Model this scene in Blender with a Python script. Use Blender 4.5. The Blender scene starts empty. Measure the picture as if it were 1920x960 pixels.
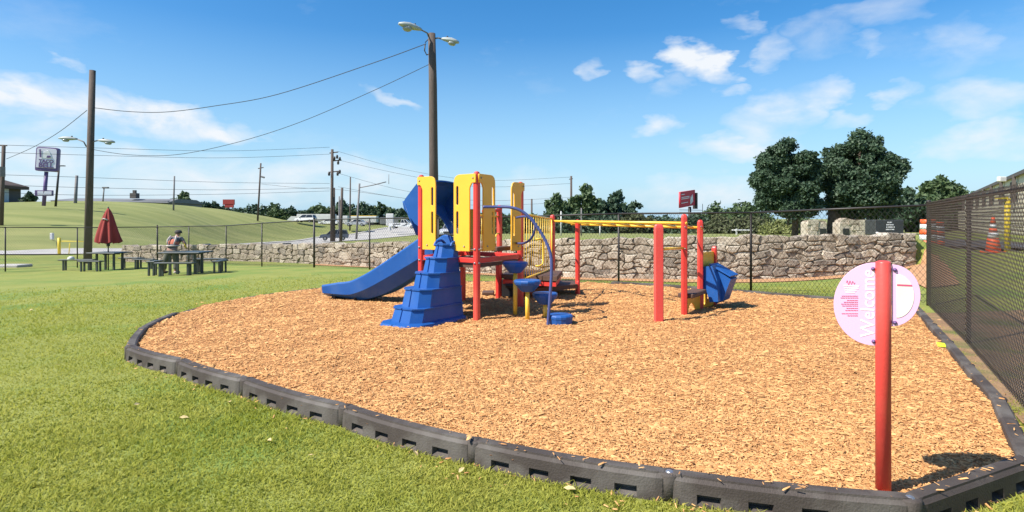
import bpy, bmesh, math, random
import numpy as np
from mathutils import Vector, Matrix
R = math.radians
SC = bpy.context.scene
COL = SC.collection
random.seed(7)
rng = np.random.default_rng(11)

# ------------------------------------------------------------------ camera, sky, sun, exposure
F, EYE, CX, HY = 1100.0, 1.58, 960.0, 410.0
cam = bpy.data.cameras.new('camera')
cam.sensor_width = 36; cam.lens = 36 * F / 1920
cam.shift_y = -(480 - HY) / 1920
cam.clip_start = 0.05; cam.clip_end = 6000
camo = bpy.data.objects.new('camera', cam); COL.objects.link(camo)
camo.location = (0, 0, EYE); camo.rotation_euler = (R(90), 0, 0)
SC.camera = camo
SC.view_settings.view_transform = 'Standard'
SC.view_settings.look = 'None'
SC.view_settings.exposure = 0.82
SC.view_settings.gamma = 1.0
SC.render.resolution_x = 1024; SC.render.resolution_y = 512
SC.cycles.max_bounces = 6
SC.cycles.transparent_max_bounces = 12

SUN_DIR = Vector((-0.78, -0.36, 1.0)).normalized()      # towards the sun
SUN_EL = math.asin(SUN_DIR.z)
SUN_ROT = math.atan2(SUN_DIR.x, SUN_DIR.y)               # clockwise from +Y
sun = bpy.data.lights.new('sun', 'SUN'); sun.energy = 4.5; sun.angle = R(0.53); sun.color = (1.0, 0.94, 0.85)
suno = bpy.data.objects.new('sun', sun); COL.objects.link(suno)
suno.rotation_euler = SUN_DIR.to_track_quat('Z', 'Y').to_euler()


def NN(nt, typ, **kw):
    n = nt.nodes.new(typ)
    for k, v in kw.items():
        setattr(n, k, v)
    return n


def mth(nt, op, a, b=None, clamp=False):
    n = nt.nodes.new('ShaderNodeMath'); n.operation = op; n.use_clamp = clamp
    for i, v in enumerate((a, b)):
        if v is None:
            continue
        if isinstance(v, (int, float)):
            n.inputs[i].default_value = v
        else:
            nt.links.new(v, n.inputs[i])
    return n.outputs[0]


def build_world():
    w = bpy.data.worlds.new('World'); SC.world = w; w.use_nodes = True
    nt = w.node_tree; nt.nodes.clear()
    out = NN(nt, 'ShaderNodeOutputWorld'); bg = NN(nt, 'ShaderNodeBackground')
    sky = NN(nt, 'ShaderNodeTexSky', sky_type='NISHITA'); sky.sun_disc = False
    sky.sun_elevation = SUN_EL; sky.sun_rotation = SUN_ROT
    sky.altitude = 0; sky.air_density = 1.0; sky.dust_density = 0.6; sky.ozone_density = 2.5
    tc = NN(nt, 'ShaderNodeTexCoord'); sp = NN(nt, 'ShaderNodeSeparateXYZ')
    nt.links.new(tc.outputs['Generated'], sp.inputs[0])
    x, y, z = sp.outputs
    az = mth(nt, 'ARCTAN2', x, y)
    hor = mth(nt, 'SQRT', mth(nt, 'ADD', mth(nt, 'MULTIPLY', x, x), mth(nt, 'MULTIPLY', y, y)))
    el = mth(nt, 'DIVIDE', z, mth(nt, 'MAXIMUM', hor, 0.02))
    # clouds: (px, py, half width px, half height px, tilt, strength)
    blobs = [(60, 185, 190, 34, .10, 1.0), (250, 212, 190, 36, .17, 1.0), (380, 246, 90, 20, .15, .8), (450, 246, 40, 22, 0, .6),
             (60, 235, 130, 26, .0, .5), (130, 300, 300, 38, .05, .55), (450, 340, 330, 42, .0, .6), (120, 350, 260, 34, 0, .5),
             (640, 330, 160, 40, 0, .5), (740, 185, 55, 13, .3, .42), (130, 112, 30, 8, .1, .35),
             (1285, 105, 48, 30, .2, 1.0), (1335, 122, 42, 26, .3, .95), (1260, 95, 25, 14, 0, .7), (1205, 137, 34, 16, .2, .6), (1258, 162, 40, 20, -.3, .4),
             (1104, 132, 24, 20, -.2, .5), (1404, 43, 30, 20, .1, .5), (1445, 95, 30, 34, -.2, .42), (1530, 60, 60, 40, 0, .3), (1378, 166, 32, 10, 0, .5),
             (1240, 236, 42, 17, -.1, .62), (1390, 280, 90, 26, .1, .7), (1460, 215, 95, 46, -.25, .62), (1540, 185, 50, 36, -.4, .65), (1675, 181, 38, 22, -.1, .75),
             (1632, 76, 30, 22, .2, .4), (1790, 85, 60, 50, 0, .3), (1830, 185, 90, 40, .1, .5), (1860, 262, 110, 36, 0, .6), (1780, 275, 60, 26, 0, .4),
             (1300, 365, 120, 34, 0, .55), (1010, 360, 90, 40, 0, .4), (1590, 226, 40, 14, 0, .35), (1640, 20, 90, 22, 0, .25)]
    cmb = NN(nt, 'ShaderNodeCombineXYZ'); nt.links.new(az, cmb.inputs[0]); nt.links.new(mth(nt, 'MULTIPLY', el, 2.0), cmb.inputs[1])
    n1 = NN(nt, 'ShaderNodeTexNoise'); n1.inputs['Scale'].default_value = 9; n1.inputs['Detail'].default_value = 9
    n1.inputs['Roughness'].default_value = .58; n1.inputs['Distortion'].default_value = .35
    nt.links.new(cmb.outputs[0], n1.inputs['Vector'])
    nw = NN(nt, 'ShaderNodeTexNoise'); nw.inputs['Scale'].default_value = 20; nw.inputs['Detail'].default_value = 5
    nt.links.new(cmb.outputs[0], nw.inputs['Vector'])
    sw = NN(nt, 'ShaderNodeSeparateColor'); nt.links.new(nw.outputs['Color'], sw.inputs[0])
    azw = mth(nt, 'ADD', az, mth(nt, 'MULTIPLY', mth(nt, 'SUBTRACT', sw.outputs[0], .5), .10))
    elw = mth(nt, 'ADD', el, mth(nt, 'MULTIPLY', mth(nt, 'SUBTRACT', sw.outputs[1], .5), .05))
    tot = None
    for (px, py, rx, ry, tilt, s) in blobs:
        t = (px - CX) / F
        a0 = math.atan(t); v0 = (HY - py) / math.hypot(px - CX, F)
        ra = 1.25 * rx / F / (1 + t * t); rv = 1.25 * ry / math.hypot(px - CX, F)
        dx = mth(nt, 'SUBTRACT', azw, a0); dy = mth(nt, 'SUBTRACT', elw, v0)
        dy2 = mth(nt, 'ADD', dy, mth(nt, 'MULTIPLY', dx, tilt))
        q = mth(nt, 'ADD', mth(nt, 'POWER', mth(nt, 'ABSOLUTE', mth(nt, 'DIVIDE', dx, ra)), 2.0), mth(nt, 'POWER', mth(nt, 'ABSOLUTE', mth(nt, 'DIVIDE', dy2, rv)), 2.0))
        m = mth(nt, 'MULTIPLY', mth(nt, 'SUBTRACT', 1.0, q, clamp=True), s)
        tot = m if tot is None else mth(nt, 'MAXIMUM', tot, m)
    # thin wisps elsewhere, so that the sky goes on behind the camera the same way
    n2 = NN(nt, 'ShaderNodeTexNoise'); n2.inputs['Scale'].default_value = 3.2; n2.inputs['Detail'].default_value = 8; n2.inputs['Roughness'].default_value = .62
    nt.links.new(cmb.outputs[0], n2.inputs['Vector'])
    wisp = mth(nt, 'MULTIPLY', mth(nt, 'SUBTRACT', n2.outputs['Fac'], .56, clamp=True), 0.9)
    nz = mth(nt, 'MULTIPLY', mth(nt, 'SUBTRACT', n1.outputs['Fac'], .28, clamp=True), 3.1)
    cl = mth(nt, 'ADD', mth(nt, 'MULTIPLY', mth(nt, 'MULTIPLY', tot, 1.35), nz), wisp, clamp=True)
    # pale band of far haze just over the horizon
    hz = mth(nt, 'MULTIPLY', mth(nt, 'POWER', mth(nt, 'SUBTRACT', 1.0, mth(nt, 'MULTIPLY', mth(nt, 'ABSOLUTE', el), 3.2), clamp=True), 1.1), .85)
    cl = mth(nt, 'MULTIPLY', cl, .98, clamp=True)
    hsv = NN(nt, 'ShaderNodeHueSaturation'); hsv.inputs['Saturation'].default_value = 1.40; hsv.inputs['Value'].default_value = 1.06
    nt.links.new(sky.outputs[0], hsv.inputs['Color'])
    m0 = NN(nt, 'ShaderNodeMix', data_type='RGBA'); nt.links.new(hz, m0.inputs['Factor'])
    nt.links.new(hsv.outputs[0], m0.inputs['A']); m0.inputs['B'].default_value = (2.6, 4.3, 5.8, 1)
    mx = NN(nt, 'ShaderNodeMix', data_type='RGBA'); nt.links.new(cl, mx.inputs['Factor'])
    nt.links.new(m0.outputs['Result'], mx.inputs['A']); mx.inputs['B'].default_value = (5.4, 5.65, 5.95, 1)
    nt.links.new(mx.outputs['Result'], bg.inputs['Color']); bg.inputs['Strength'].default_value = 0.095
    nt.links.new(bg.outputs[0], out.inputs[0])


build_world()

# ------------------------------------------------------------------ helpers
def P(px, py, d):
    """the place seen at pixel (px, py) of the photograph at depth d"""
    return Vector(((px - CX) / F * d, d, EYE - (py - HY) / F * d))


def X(px, d):
    return (px - CX) / F * d


def mat(name, c1, c2=None, scale=8.0, rough=.6, bump=0.0, bscale=None, island=0.0, metal=0.0, spec=.5, detail=6, c3=None, c3s=1.0, stretch=None, emit=None, trans=0.0, coat=0.0, translucent=0.0):
    m = bpy.data.materials.new(name); m.use_nodes = True
    nt = m.node_tree; b = nt.nodes['Principled BSDF']
    b.inputs['Roughness'].default_value = rough; b.inputs['Metallic'].default_value = metal
    b.inputs['Specular IOR Level'].default_value = spec
    b.inputs['Coat Weight'].default_value = coat
    tc = NN(nt, 'ShaderNodeTexCoord'); vec = tc.outputs['Object']
    if stretch:
        mp = NN(nt, 'ShaderNodeMapping'); mp.inputs['Scale'].default_value = stretch
        nt.links.new(vec, mp.inputs[0]); vec = mp.outputs[0]
    c2 = c2 or tuple(v * .82 for v in c1)
    n = NN(nt, 'ShaderNodeTexNoise'); n.inputs['Scale'].default_value = scale; n.inputs['Detail'].default_value = detail; n.inputs['Roughness'].default_value = .6
    nt.links.new(vec, n.inputs['Vector'])
    fac = mth(nt, 'MULTIPLY', mth(nt, 'SUBTRACT', n.outputs['Fac'], .3), 2.4, clamp=True)
    if island:
        g = NN(nt, 'ShaderNodeNewGeometry')
        fac = mth(nt, 'ADD', mth(nt, 'MULTIPLY', fac, 1 - island), mth(nt, 'MULTIPLY', g.outputs['Random Per Island'], island), clamp=True)
    mx = NN(nt, 'ShaderNodeMix', data_type='RGBA'); nt.links.new(fac, mx.inputs['Factor'])
    mx.inputs['A'].default_value = (*c1, 1); mx.inputs['B'].default_value = (*c2, 1)
    colr = mx.outputs['Result']
    if c3:
        n3 = NN(nt, 'ShaderNodeTexNoise'); n3.inputs['Scale'].default_value = c3s; n3.inputs['Detail'].default_value = 5
        nt.links.new(vec, n3.inputs['Vector'])
        f3 = mth(nt, 'MULTIPLY', mth(nt, 'SUBTRACT', n3.outputs['Fac'], .48, clamp=True), 5, clamp=True)
        m3 = NN(nt, 'ShaderNodeMix', data_type='RGBA'); nt.links.new(f3, m3.inputs['Factor'])
        nt.links.new(colr, m3.inputs['A']); m3.inputs['B'].default_value = (*c3, 1); colr = m3.outputs['Result']
    nt.links.new(colr, b.inputs['Base Color'])
    if bump:
        nb = NN(nt, 'ShaderNodeTexNoise'); nb.inputs['Scale'].default_value = bscale or scale * 3; nb.inputs['Detail'].default_value = 5
        nt.links.new(vec, nb.inputs['Vector'])
        bp = NN(nt, 'ShaderNodeBump'); bp.inputs['Strength'].default_value = min(1, bump); bp.inputs['Distance'].default_value = .02 * max(1, bump)
        nt.links.new(nb.outputs['Fac'], bp.inputs['Height']); nt.links.new(bp.outputs[0], b.inputs['Normal'])
    if translucent:
        tr = NN(nt, 'ShaderNodeBsdfTranslucent'); nt.links.new(colr, tr.inputs[0])
        ms = NN(nt, 'ShaderNodeMixShader'); ms.inputs[0].default_value = translucent
        nt.links.new(b.outputs[0], ms.inputs[1]); nt.links.new(tr.outputs[0], ms.inputs[2])
        nt.links.new(ms.outputs[0], nt.nodes['Material Output'].inputs[0])
    return m


def tag(o, label=None, cat=None, group=None, kind=None):
    if label: o['label'] = label
    if cat: o['category'] = cat
    if group: o['group'] = group
    if kind: o['kind'] = kind
    return o


def empty(name, loc, label=None, cat=None, group=None, rz=0.0):
    o = bpy.data.objects.new(name, None); COL.objects.link(o)
    o.location = loc; o.rotation_euler = (0, 0, rz); o.empty_display_size = .1
    return tag(o, label, cat, group)


def link(name, me, m, parent=None, smooth=False, label=None):
    """link mesh data as one object; when parented, the mesh is given in the parent's own space"""
    o = bpy.data.objects.new(name, me); COL.objects.link(o)
    if m is not None and not me.materials:
        me.materials.append(m)
    if parent: o.parent = parent
    if smooth:
        me.polygons.foreach_set('use_smooth', [True] * len(me.polygons))
    if label: o['label'] = label
    return o


class MB:
    def __init__(s):
        s.v = []; s.f = []

    def add(s, vs, fs):
        n = len(s.v); s.v += [tuple(v) for v in vs]; s.f += [tuple(i + n for i in f) for f in fs]; return s

    def box(s, c, size, ax=None, bev=0.0):
        hx, hy, hz = size[0] / 2, size[1] / 2, size[2] / 2
        ux, uy, uz = ax or (Vector((1, 0, 0)), Vector((0, 1, 0)), Vector((0, 0, 1)))
        c = Vector(c)
        if bev <= 0:
            vs = [c + ux * (a * hx) + uy * (b * hy) + uz * (e * hz) for e in (-1, 1) for a, b in ((-1, -1), (1, -1), (1, 1), (-1, 1))]
            return s.add(vs, [(3, 2, 1, 0), (4, 5, 6, 7), (0, 1, 5, 4), (1, 2, 6, 5), (2, 3, 7, 6), (3, 0, 4, 7)])
        b_ = min(bev, hx * .9, hy * .9, hz * .9)
        ring = lambda k, z: [c + ux * x_ + uy * y_ + uz * z for x_, y_ in
                             ((-hx + k, -hy), (hx - k, -hy), (hx, -hy + k), (hx, hy - k), (hx - k, hy), (-hx + k, hy), (-hx, hy - k), (-hx, -hy + k))]
        def ring2(k, z):
            return [c + ux * x_ + uy * y_ + uz * z for x_, y_ in
                    ((-hx + 1.3 * k, -hy + k), (hx - 1.3 * k, -hy + k), (hx - k, -hy + 1.3 * k), (hx - k, hy - 1.3 * k), (hx - 1.3 * k, hy - k), (-hx + 1.3 * k, hy - k), (-hx + k, hy - 1.3 * k), (-hx + k, -hy + 1.3 * k))]
        rs = [ring2(b_, -hz), ring(b_, -hz + b_), ring(b_, hz - b_), ring2(b_, hz)]
        vs = [p for r in rs for p in r]; fs = [tuple(range(7, -1, -1)), tuple(range(24, 32))]
        for k in range(3):
            for i in range(8):
                j = (i + 1) % 8; fs.append((k * 8 + i, k * 8 + j, k * 8 + 8 + j, k * 8 + 8 + i))
        return s.add(vs, fs)

    def tube(s, pts, r, n=8, cap=True):
        pts = [Vector(p) for p in pts]; rs = r if isinstance(r, (list, tuple)) else [r] * len(pts)
        up = None; rings = []
        for i, p in enumerate(pts):
            t = (pts[min(i + 1, len(pts) - 1)] - pts[max(i - 1, 0)]).normalized()
            if up is None:
                up = Vector((0, 0, 1)) if abs(t.z) < .9 else Vector((1, 0, 0))
            a = t.cross(up)
            if a.length < 1e-4: a = t.cross(Vector((0, 1, 0)))
            a.normalize(); b = a.cross(t).normalized(); up = b
            rings.append([p + (a * math.cos(2 * math.pi * k / n) + b * math.sin(2 * math.pi * k / n)) * rs[i] for k in range(n)])
        vs = [q for rg in rings for q in rg]; fs = []
        for i in range(len(pts) - 1):
            for k in range(n):
                j = (k + 1) % n; fs.append((i * n + k, i * n + j, (i + 1) * n + j, (i + 1) * n + k))
        if cap:
            fs.append(tuple(range(n - 1, -1, -1))); fs.append(tuple((len(pts) - 1) * n + k for k in range(n)))
        return s.add(vs, fs)

    def lathe(s, c, prof, n=20, ax=None):
        c = Vector(c); ux, uy, uz = ax or (Vector((1, 0, 0)), Vector((0, 1, 0)), Vector((0, 0, 1)))
        vs = []; fs = []
        for (r, z) in prof:
            for k in range(n):
                a = 2 * math.pi * k / n; vs.append(c + ux * (r * math.cos(a)) + uy * (r * math.sin(a)) + uz * z)
        for i in range(len(prof) - 1):
            for k in range(n):
                j = (k + 1) % n; fs.append((i * n + k, i * n + j, (i + 1) * n + j, (i + 1) * n + k))
        fs.append(tuple(range(n - 1, -1, -1))); fs.append(tuple((len(prof) - 1) * n + k for k in range(n)))
        return s.add(vs, fs)

    def prism(s, poly, o, u, w, ext):
        """polygon (a,b) in the plane o + a*u + b*w, extruded by the vector ext"""
        o, u, w, ext = Vector(o), Vector(u), Vector(w), Vector(ext); n = len(poly)
        vs = [o + u * a + w * b for a, b in poly]; vs += [v + ext for v in vs]
        fs = [tuple(range(n - 1, -1, -1)), tuple(range(n, 2 * n))] + [(i, (i + 1) % n, n + (i + 1) % n, n + i) for i in range(n)]
        return s.add(vs, fs)

    def mesh(s, name='m'):
        me = bpy.data.meshes.new(name); me.from_pydata(s.v, [], s.f); me.update()
        bm = bmesh.new(); bm.from_mesh(me); bmesh.ops.recalc_face_normals(bm, faces=bm.faces[:]); bm.to_mesh(me); bm.free()
        return me

    def build(s, name, m, parent=None, smooth=False, label=None):
        if parent is not None:       # points are given in world space, turn them into the parent's
            inv = (Matrix.Translation(parent['_w'] if False else world_loc(parent)) @ Matrix.Rotation(world_rz(parent), 4, 'Z')).inverted()
            s.v = [tuple(inv @ Vector(v)) for v in s.v]
        return link(name, s.mesh(name), m, parent, smooth, label)


def world_loc(o):
    return (Matrix.LocRotScale(o.location, o.rotation_euler, None) if o.parent is None else
            Matrix.LocRotScale(world_loc(o.parent), o.parent.rotation_euler, None) @ Matrix.LocRotScale(o.location, o.rotation_euler, None)).to_translation()


def world_rz(o):
    return o.rotation_euler.z + (world_rz(o.parent) if o.parent else 0)


def np_mesh(name, V_, Fc, m, parent=None, smooth=False, k=4):
    me = bpy.data.meshes.new(name)
    V_ = np.asarray(V_, dtype=np.float32); Fc = np.asarray(Fc, dtype=np.int32)
    me.vertices.add(len(V_)); me.vertices.foreach_set('co', V_.ravel())
    nf = len(Fc); me.loops.add(nf * k); me.loops.foreach_set('vertex_index', Fc.ravel())
    me.polygons.add(nf); me.polygons.foreach_set('loop_start', np.arange(0, nf * k, k, dtype=np.int32))
    me.update(calc_edges=True); me.validate()
    return link(name, me, m, parent, smooth)


def rounded(pts, seg=5):
    """[(x, y, radius)] -> outline with rounded corners"""
    out = []; n = len(pts)
    for i, (x, y, r) in enumerate(pts):
        if r <= 0: out.append((x, y)); continue
        p = Vector((x, y)); a = Vector(pts[i - 1][:2]); b = Vector(pts[(i + 1) % n][:2])
        da = (a - p).normalized(); db = (b - p).normalized()
        p0 = p + da * r; p1 = p + db * r
        for k in range(seg + 1):
            t = k / seg; q = p0 * (1 - t) ** 2 + p * 2 * t * (1 - t) + p1 * t * t; out.append((q.x, q.y))
    return out


def slot(x0, y0, x1, y1, seg=6):
    r = (x1 - x0) / 2; cx_ = (x0 + x1) / 2; o = []
    for k in range(seg + 1): a = math.pi * k / seg; o.append((cx_ + r * math.cos(a), y1 - r + r * math.sin(a)))
    for k in range(seg + 1): a = math.pi + math.pi * k / seg; o.append((cx_ + r * math.cos(a), y0 + r + r * math.sin(a)))
    return o


def circ(cx_, cy_, r, n=20):
    return [(cx_ + r * math.cos(2 * math.pi * k / n), cy_ + r * math.sin(2 * math.pi * k / n)) for k in range(n)]


def frame_mat(o, u, w):
    u = Vector(u).normalized(); w = Vector(w).normalized(); n = u.cross(w)
    return Matrix.Translation(Vector(o)) @ Matrix((u, w, n)).transposed().to_4x4()


def plate_mesh(outline, holes, thick, bev=.004):
    cu = bpy.data.curves.new('c', 'CURVE'); cu.dimensions = '2D'; cu.fill_mode = 'BOTH'
    cu.extrude = max(thick / 2 - bev, .0005); cu.bevel_depth = bev; cu.bevel_resolution = 1; cu.offset = -bev
    for poly in [outline] + holes:
        sp = cu.splines.new('POLY'); sp.points.add(len(poly) - 1)
        for i, (a, b) in enumerate(poly): sp.points[i].co = (a, b, 0, 1)
        sp.use_cyclic_u = True
    ob = bpy.data.objects.new('c', cu); me = bpy.data.meshes.new_from_object(ob)
    bpy.data.objects.remove(ob); bpy.data.curves.remove(cu)
    return me


def place(me, name, m, M, parent=None, label=None):
    """put mesh data, given in a local frame, at world matrix M under parent"""
    if parent is not None:
        inv = (Matrix.Translation(world_loc(parent)) @ Matrix.Rotation(world_rz(parent), 4, 'Z')).inverted()
        M = inv @ M
    me.transform(M); me.update()
    return link(name, me, m, parent, False, label)


def text_mesh(txt, size, ext=.002, align='CENTER', bold=0.0):
    cu = bpy.data.curves.new('t', 'FONT'); cu.body = txt; cu.size = size; cu.extrude = ext; cu.align_x = align; cu.align_y = 'CENTER'; cu.offset = bold
    cu.resolution_u = 3
    ob = bpy.data.objects.new('t', cu); me = bpy.data.meshes.new_from_object(ob)
    bpy.data.objects.remove(ob); bpy.data.curves.remove(cu)
    return me


UP = Vector((0, 0, 1))

# ------------------------------------------------------------------ materials
M = {}
M['mulch_base'] = mat('mulch_base', (.34, .145, .045), (.54, .25, .085), 34, .95, 1.2, 90)
M['mulch'] = mat('mulch_chips', (.40, .178, .056), (.72, .415, .165), 3.0, .85, island=.85)
M['lawn'] = mat('lawn', (.195, .222, .036), (.262, .275, .056), 1.3, .95, .8, 60, c3=(.13, .21, .03), c3s=.6)
_nt = M['lawn'].node_tree; _b = _nt.nodes['Principled BSDF']; _src = _b.inputs['Base Color'].links[0].from_socket
_tc = NN(_nt, 'ShaderNodeTexCoord'); _sp = NN(_nt, 'ShaderNodeSeparateXYZ'); _nt.links.new(_tc.outputs['Object'], _sp.inputs[0])
_f = mth(_nt, 'MULTIPLY', mth(_nt, 'SUBTRACT', _sp.outputs[1], 36.0), .12, clamp=True)          # the bank beyond the road is drier, unwatered grass
_wv = NN(_nt, 'ShaderNodeTexNoise'); _wv.inputs['Scale'].default_value = .16; _wv.inputs['Detail'].default_value = 7
_mp = NN(_nt, 'ShaderNodeMapping'); _mp.inputs['Scale'].default_value = (.5, 2.2, 1); _nt.links.new(_tc.outputs['Object'], _mp.inputs[0]); _nt.links.new(_mp.outputs[0], _wv.inputs['Vector'])
_dc = NN(_nt, 'ShaderNodeMix', data_type='RGBA'); _nt.links.new(mth(_nt, 'MULTIPLY', mth(_nt, 'SUBTRACT', _wv.outputs['Fac'], .35), 3.0, clamp=True), _dc.inputs['Factor'])
_dc.inputs['A'].default_value = (.165, .190, .045, 1); _dc.inputs['B'].default_value = (.255, .260, .078, 1)
_mx = NN(_nt, 'ShaderNodeMix', data_type='RGBA'); _nt.links.new(_f, _mx.inputs['Factor']); _nt.links.new(_src, _mx.inputs['A']); _nt.links.new(_dc.outputs['Result'], _mx.inputs['B'])
_nt.links.new(_mx.outputs['Result'], _b.inputs['Base Color'])
M['grass'] = mat('grass', (.32, .355, .046), (.54, .51, .125), 1.1, .85, island=.5, translucent=.45, c3=(.34, .37, .050), c3s=.8, spec=.2)
M['earth'] = mat('bare_earth', (.22, .13, .07), (.34, .21, .11), 4, .95, 1.2, 40, c3=(.11, .14, .035), c3s=1.6)
M['road'] = mat('road', (.38, .36, .33), (.46, .44, .40), 3, .9, .3, 30, c3=(.30, .29, .27), c3s=.3)
M['asphalt'] = mat('asphalt_path', (.07, .07, .075), (.11, .11, .115), 6, .9, .3, 60)
M['curb'] = mat('curb_plastic', (.054, .043, .037), (.075, .061, .052), 5, .68, .25, 90, c3=(.125, .112, .098), c3s=3.5, spec=.3)
M['pin'] = mat('pin_metal', (.5, .5, .5), None, 30, .35, metal=.8)
M['red'] = mat('red_paint', (.70, .050, .036), (.62, .042, .032), 3, .40, .08, 40, c3=(.74, .10, .07), c3s=1.4)
M['red_plank'] = mat('red_plank_paint', (.90, .10, .08), (.84, .09, .07), 3, .45, .05, 40)
M['yellow'] = mat('yellow_plastic', (.88, .48, .038), (.82, .43, .034), 2.5, .42, .06, 60)
M['yellow_t'] = mat('yellow_tube', (.90, .60, .07), (.85, .50, .05), 6, .35)
M['blue'] = mat('blue_plastic', (.010, .080, .30), (.016, .100, .35), 2.2, .42, .12, 120, c3=(.03, .11, .34), c3s=3.0, spec=.35)
M['blue_t'] = mat('blue_grey_tube', (.055, .075, .20), (.07, .09, .24), 5, .35)
M['deck'] = mat('brown_deck', (.085, .045, .03), (.12, .065, .04), 9, .7, .2, 50)
M['dark'] = mat('dark_rubber', (.02, .02, .022), None, 8, .7)
M['fence'] = mat('fence_black', (.022, .018, .016), (.035, .03, .026), 12, .5)
M['wire'] = mat('fence_wire', (.050, .040, .034), (.080, .064, .052), 12, .5)
M['bolt'] = mat('bolt_steel', (.35, .33, .33), None, 8, .35, metal=.7)
M['stone'] = mat('wall_stone', (.31, .255, .19), (.44, .375, .29), 3.2, .97, 2.2, 12, c3=(.17, .13, .09), c3s=5.0)
M['stone_dark'] = mat('wall_stone_dark', (.21, .18, .14), (.32, .27, .215), 3.6, .97, 2.2, 12, c3=(.13, .11, .09), c3s=3.0)
M['stone_pale'] = mat('wall_stone_pale', (.42, .365, .285), (.56, .49, .39), 3.0, .97, 2.2, 12, c3=(.34, .27, .19), c3s=3.4)
M['mortar'] = mat('wall_mortar', (.24, .195, .14), (.36, .29, .21), 5, .97, 1.0, 20)
M['soil'] = mat('orange_soil', (.42, .20, .085), (.50, .29, .14), 5, .95, .6, 20)
M['wood_pole'] = mat('weathered_pole', (.075, .056, .046), (.13, .10, .085), 5, .9, .6, 10, stretch=(6, 6, .5))
M['pole_grey'] = mat('grey_pole', (.16, .15, .15), (.22, .21, .21), 5, .8)
M['lamp'] = mat('lamp_housing', (.30, .33, .32), (.38, .41, .40), 5, .5)
M['lens'] = mat('lamp_lens', (.30, .33, .33), None, 5, .15)
M['cable'] = mat('cable', (.03, .03, .035), None, 5, .6)
M['leaf_dark'] = mat('leaf_dark', (.022, .052, .030), (.075, .125, .060), .6, .65, island=.6, translucent=.15)
M['leaf_mid'] = mat('leaf_mid', (.040, .080, .030), (.115, .165, .060), .6, .65, island=.6, translucent=.2)
M['leaf_olive'] = mat('leaf_olive', (.060, .075, .030), (.13, .145, .06), .5, .7, island=.6, translucent=.2)
M['leaf_pale'] = mat('leaf_pale', (.15, .18, .05), (.26, .28, .09), .5, .7, island=.6, translucent=.2)
M['bark'] = mat('bark', (.07, .05, .038), (.11, .085, .065), 6, .95, .7, 12, stretch=(4, 4, 1))
M['table'] = mat('table_coating', (.035, .045, .040), (.055, .065, .058), 6, .45)
M['brolly'] = mat('umbrella_cloth', (.34, .045, .038), (.25, .035, .03), 2.5, .9, .3, 25)
M['skin'] = mat('skin', (.34, .19, .13), (.28, .15, .10), 9, .55)
M['vest_orange'] = mat('vest_orange', (.52, .15, .085), (.44, .12, .07), 8, .8)
M['vest_white'] = mat('vest_white', (.50, .44, .40), None, 8, .8)
M['shirt'] = mat('grey_shirt', (.12, .12, .13), (.09, .09, .10), 6, .9)
M['trousers'] = mat('khaki_trousers', (.13, .13, .10), (.09, .09, .07), 6, .9)
M['cap'] = mat('dark_cap', (.06, .055, .05), None, 6, .9)
M['white'] = mat('white_paint', (.78, .78, .77), (.70, .70, .69), 4, .35, coat=.3)
M['offwhite'] = mat('offwhite', (.62, .62, .60), (.52, .52, .50), 1, .6)
M['cream'] = mat('cream_wall', (.80, .74, .56), (.74, .68, .50), 1.0, .85, .1, 20)
M['cream_board'] = mat('cream_board', (.72, .66, .50), (.58, .52, .38), .8, .8)
M['brown'] = mat('brown_roof', (.10, .07, .055), (.07, .05, .04), 2, .85)
M['fascia'] = mat('dark_fascia', (.10, .085, .075), None, 2, .7)
M['glass'] = mat('dark_glass', (.025, .03, .035), None, 2, .12)
M['tyre'] = mat('tyre', (.022, .022, .022), None, 6, .85)
M['rim'] = mat('rim', (.45, .45, .46), None, 6, .3, metal=.6)
M['suv'] = mat('grey_car_paint', (.11, .12, .15), (.09, .10, .13), 3, .25, coat=.5)
M['silver'] = mat('silver_car_paint', (.45, .46, .48), None, 3, .25, coat=.5)
M['taillight'] = mat('tail_light', (.5, .02, .02), None, 3, .2)
M['headlight'] = mat('head_light', (.7, .72, .75), None, 3, .15)
M['signpurple'] = mat('sign_purple', (.15, .09, .23), None, 3, .4)
M['signface'] = mat('sign_face', (.80, .76, .84), (.74, .70, .80), 1, .4)
M['billboard'] = mat('billboard_red', (.62, .035, .06), (.56, .03, .05), .5, .6)
M['orange'] = mat('safety_orange', (.90, .13, .03), (.80, .11, .03), 5, .5)
M['reflect'] = mat('reflective_white', (.80, .80, .78), None, 5, .4)
M['yellow_pole'] = mat('yellow_bollard_paint', (.85, .62, .03), None, 5, .5)
M['pink'] = mat('sign_pink', (.88, .50, .72), (.86, .48, .70), 2, .30)
M['signwhite'] = mat('sign_print_white', (.86, .84, .84), None, 2, .4)
M['signcream'] = mat('sign_print_cream', (.84, .80, .70), None, 2, .4)
M['signred'] = mat('sign_print_red', (.70, .10, .20), None, 2, .4)
M['salmon'] = mat('sign_post_red', (.74, .075, .062), (.70, .065, .055), 3, .35, .05, 50, c3=(.78, .12, .09), c3s=2)
M['cabinet'] = mat('dark_cabinet', (.03, .032, .032), (.045, .047, .047), 3, .6)
M['litter'] = mat('lime_scrap', (.62, .80, .04), None, 3, .6)
M['dryleaf'] = mat('dry_leaf', (.62, .52, .26), (.50, .34, .14), 9, .8)
M['greyroof'] = mat('grey_roof', (.14, .15, .16), (.18, .185, .19), .4, .85)
M['concrete'] = mat('concrete', (.46, .44, .41), (.38, .36, .33), 2, .9, .2, 20)

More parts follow.
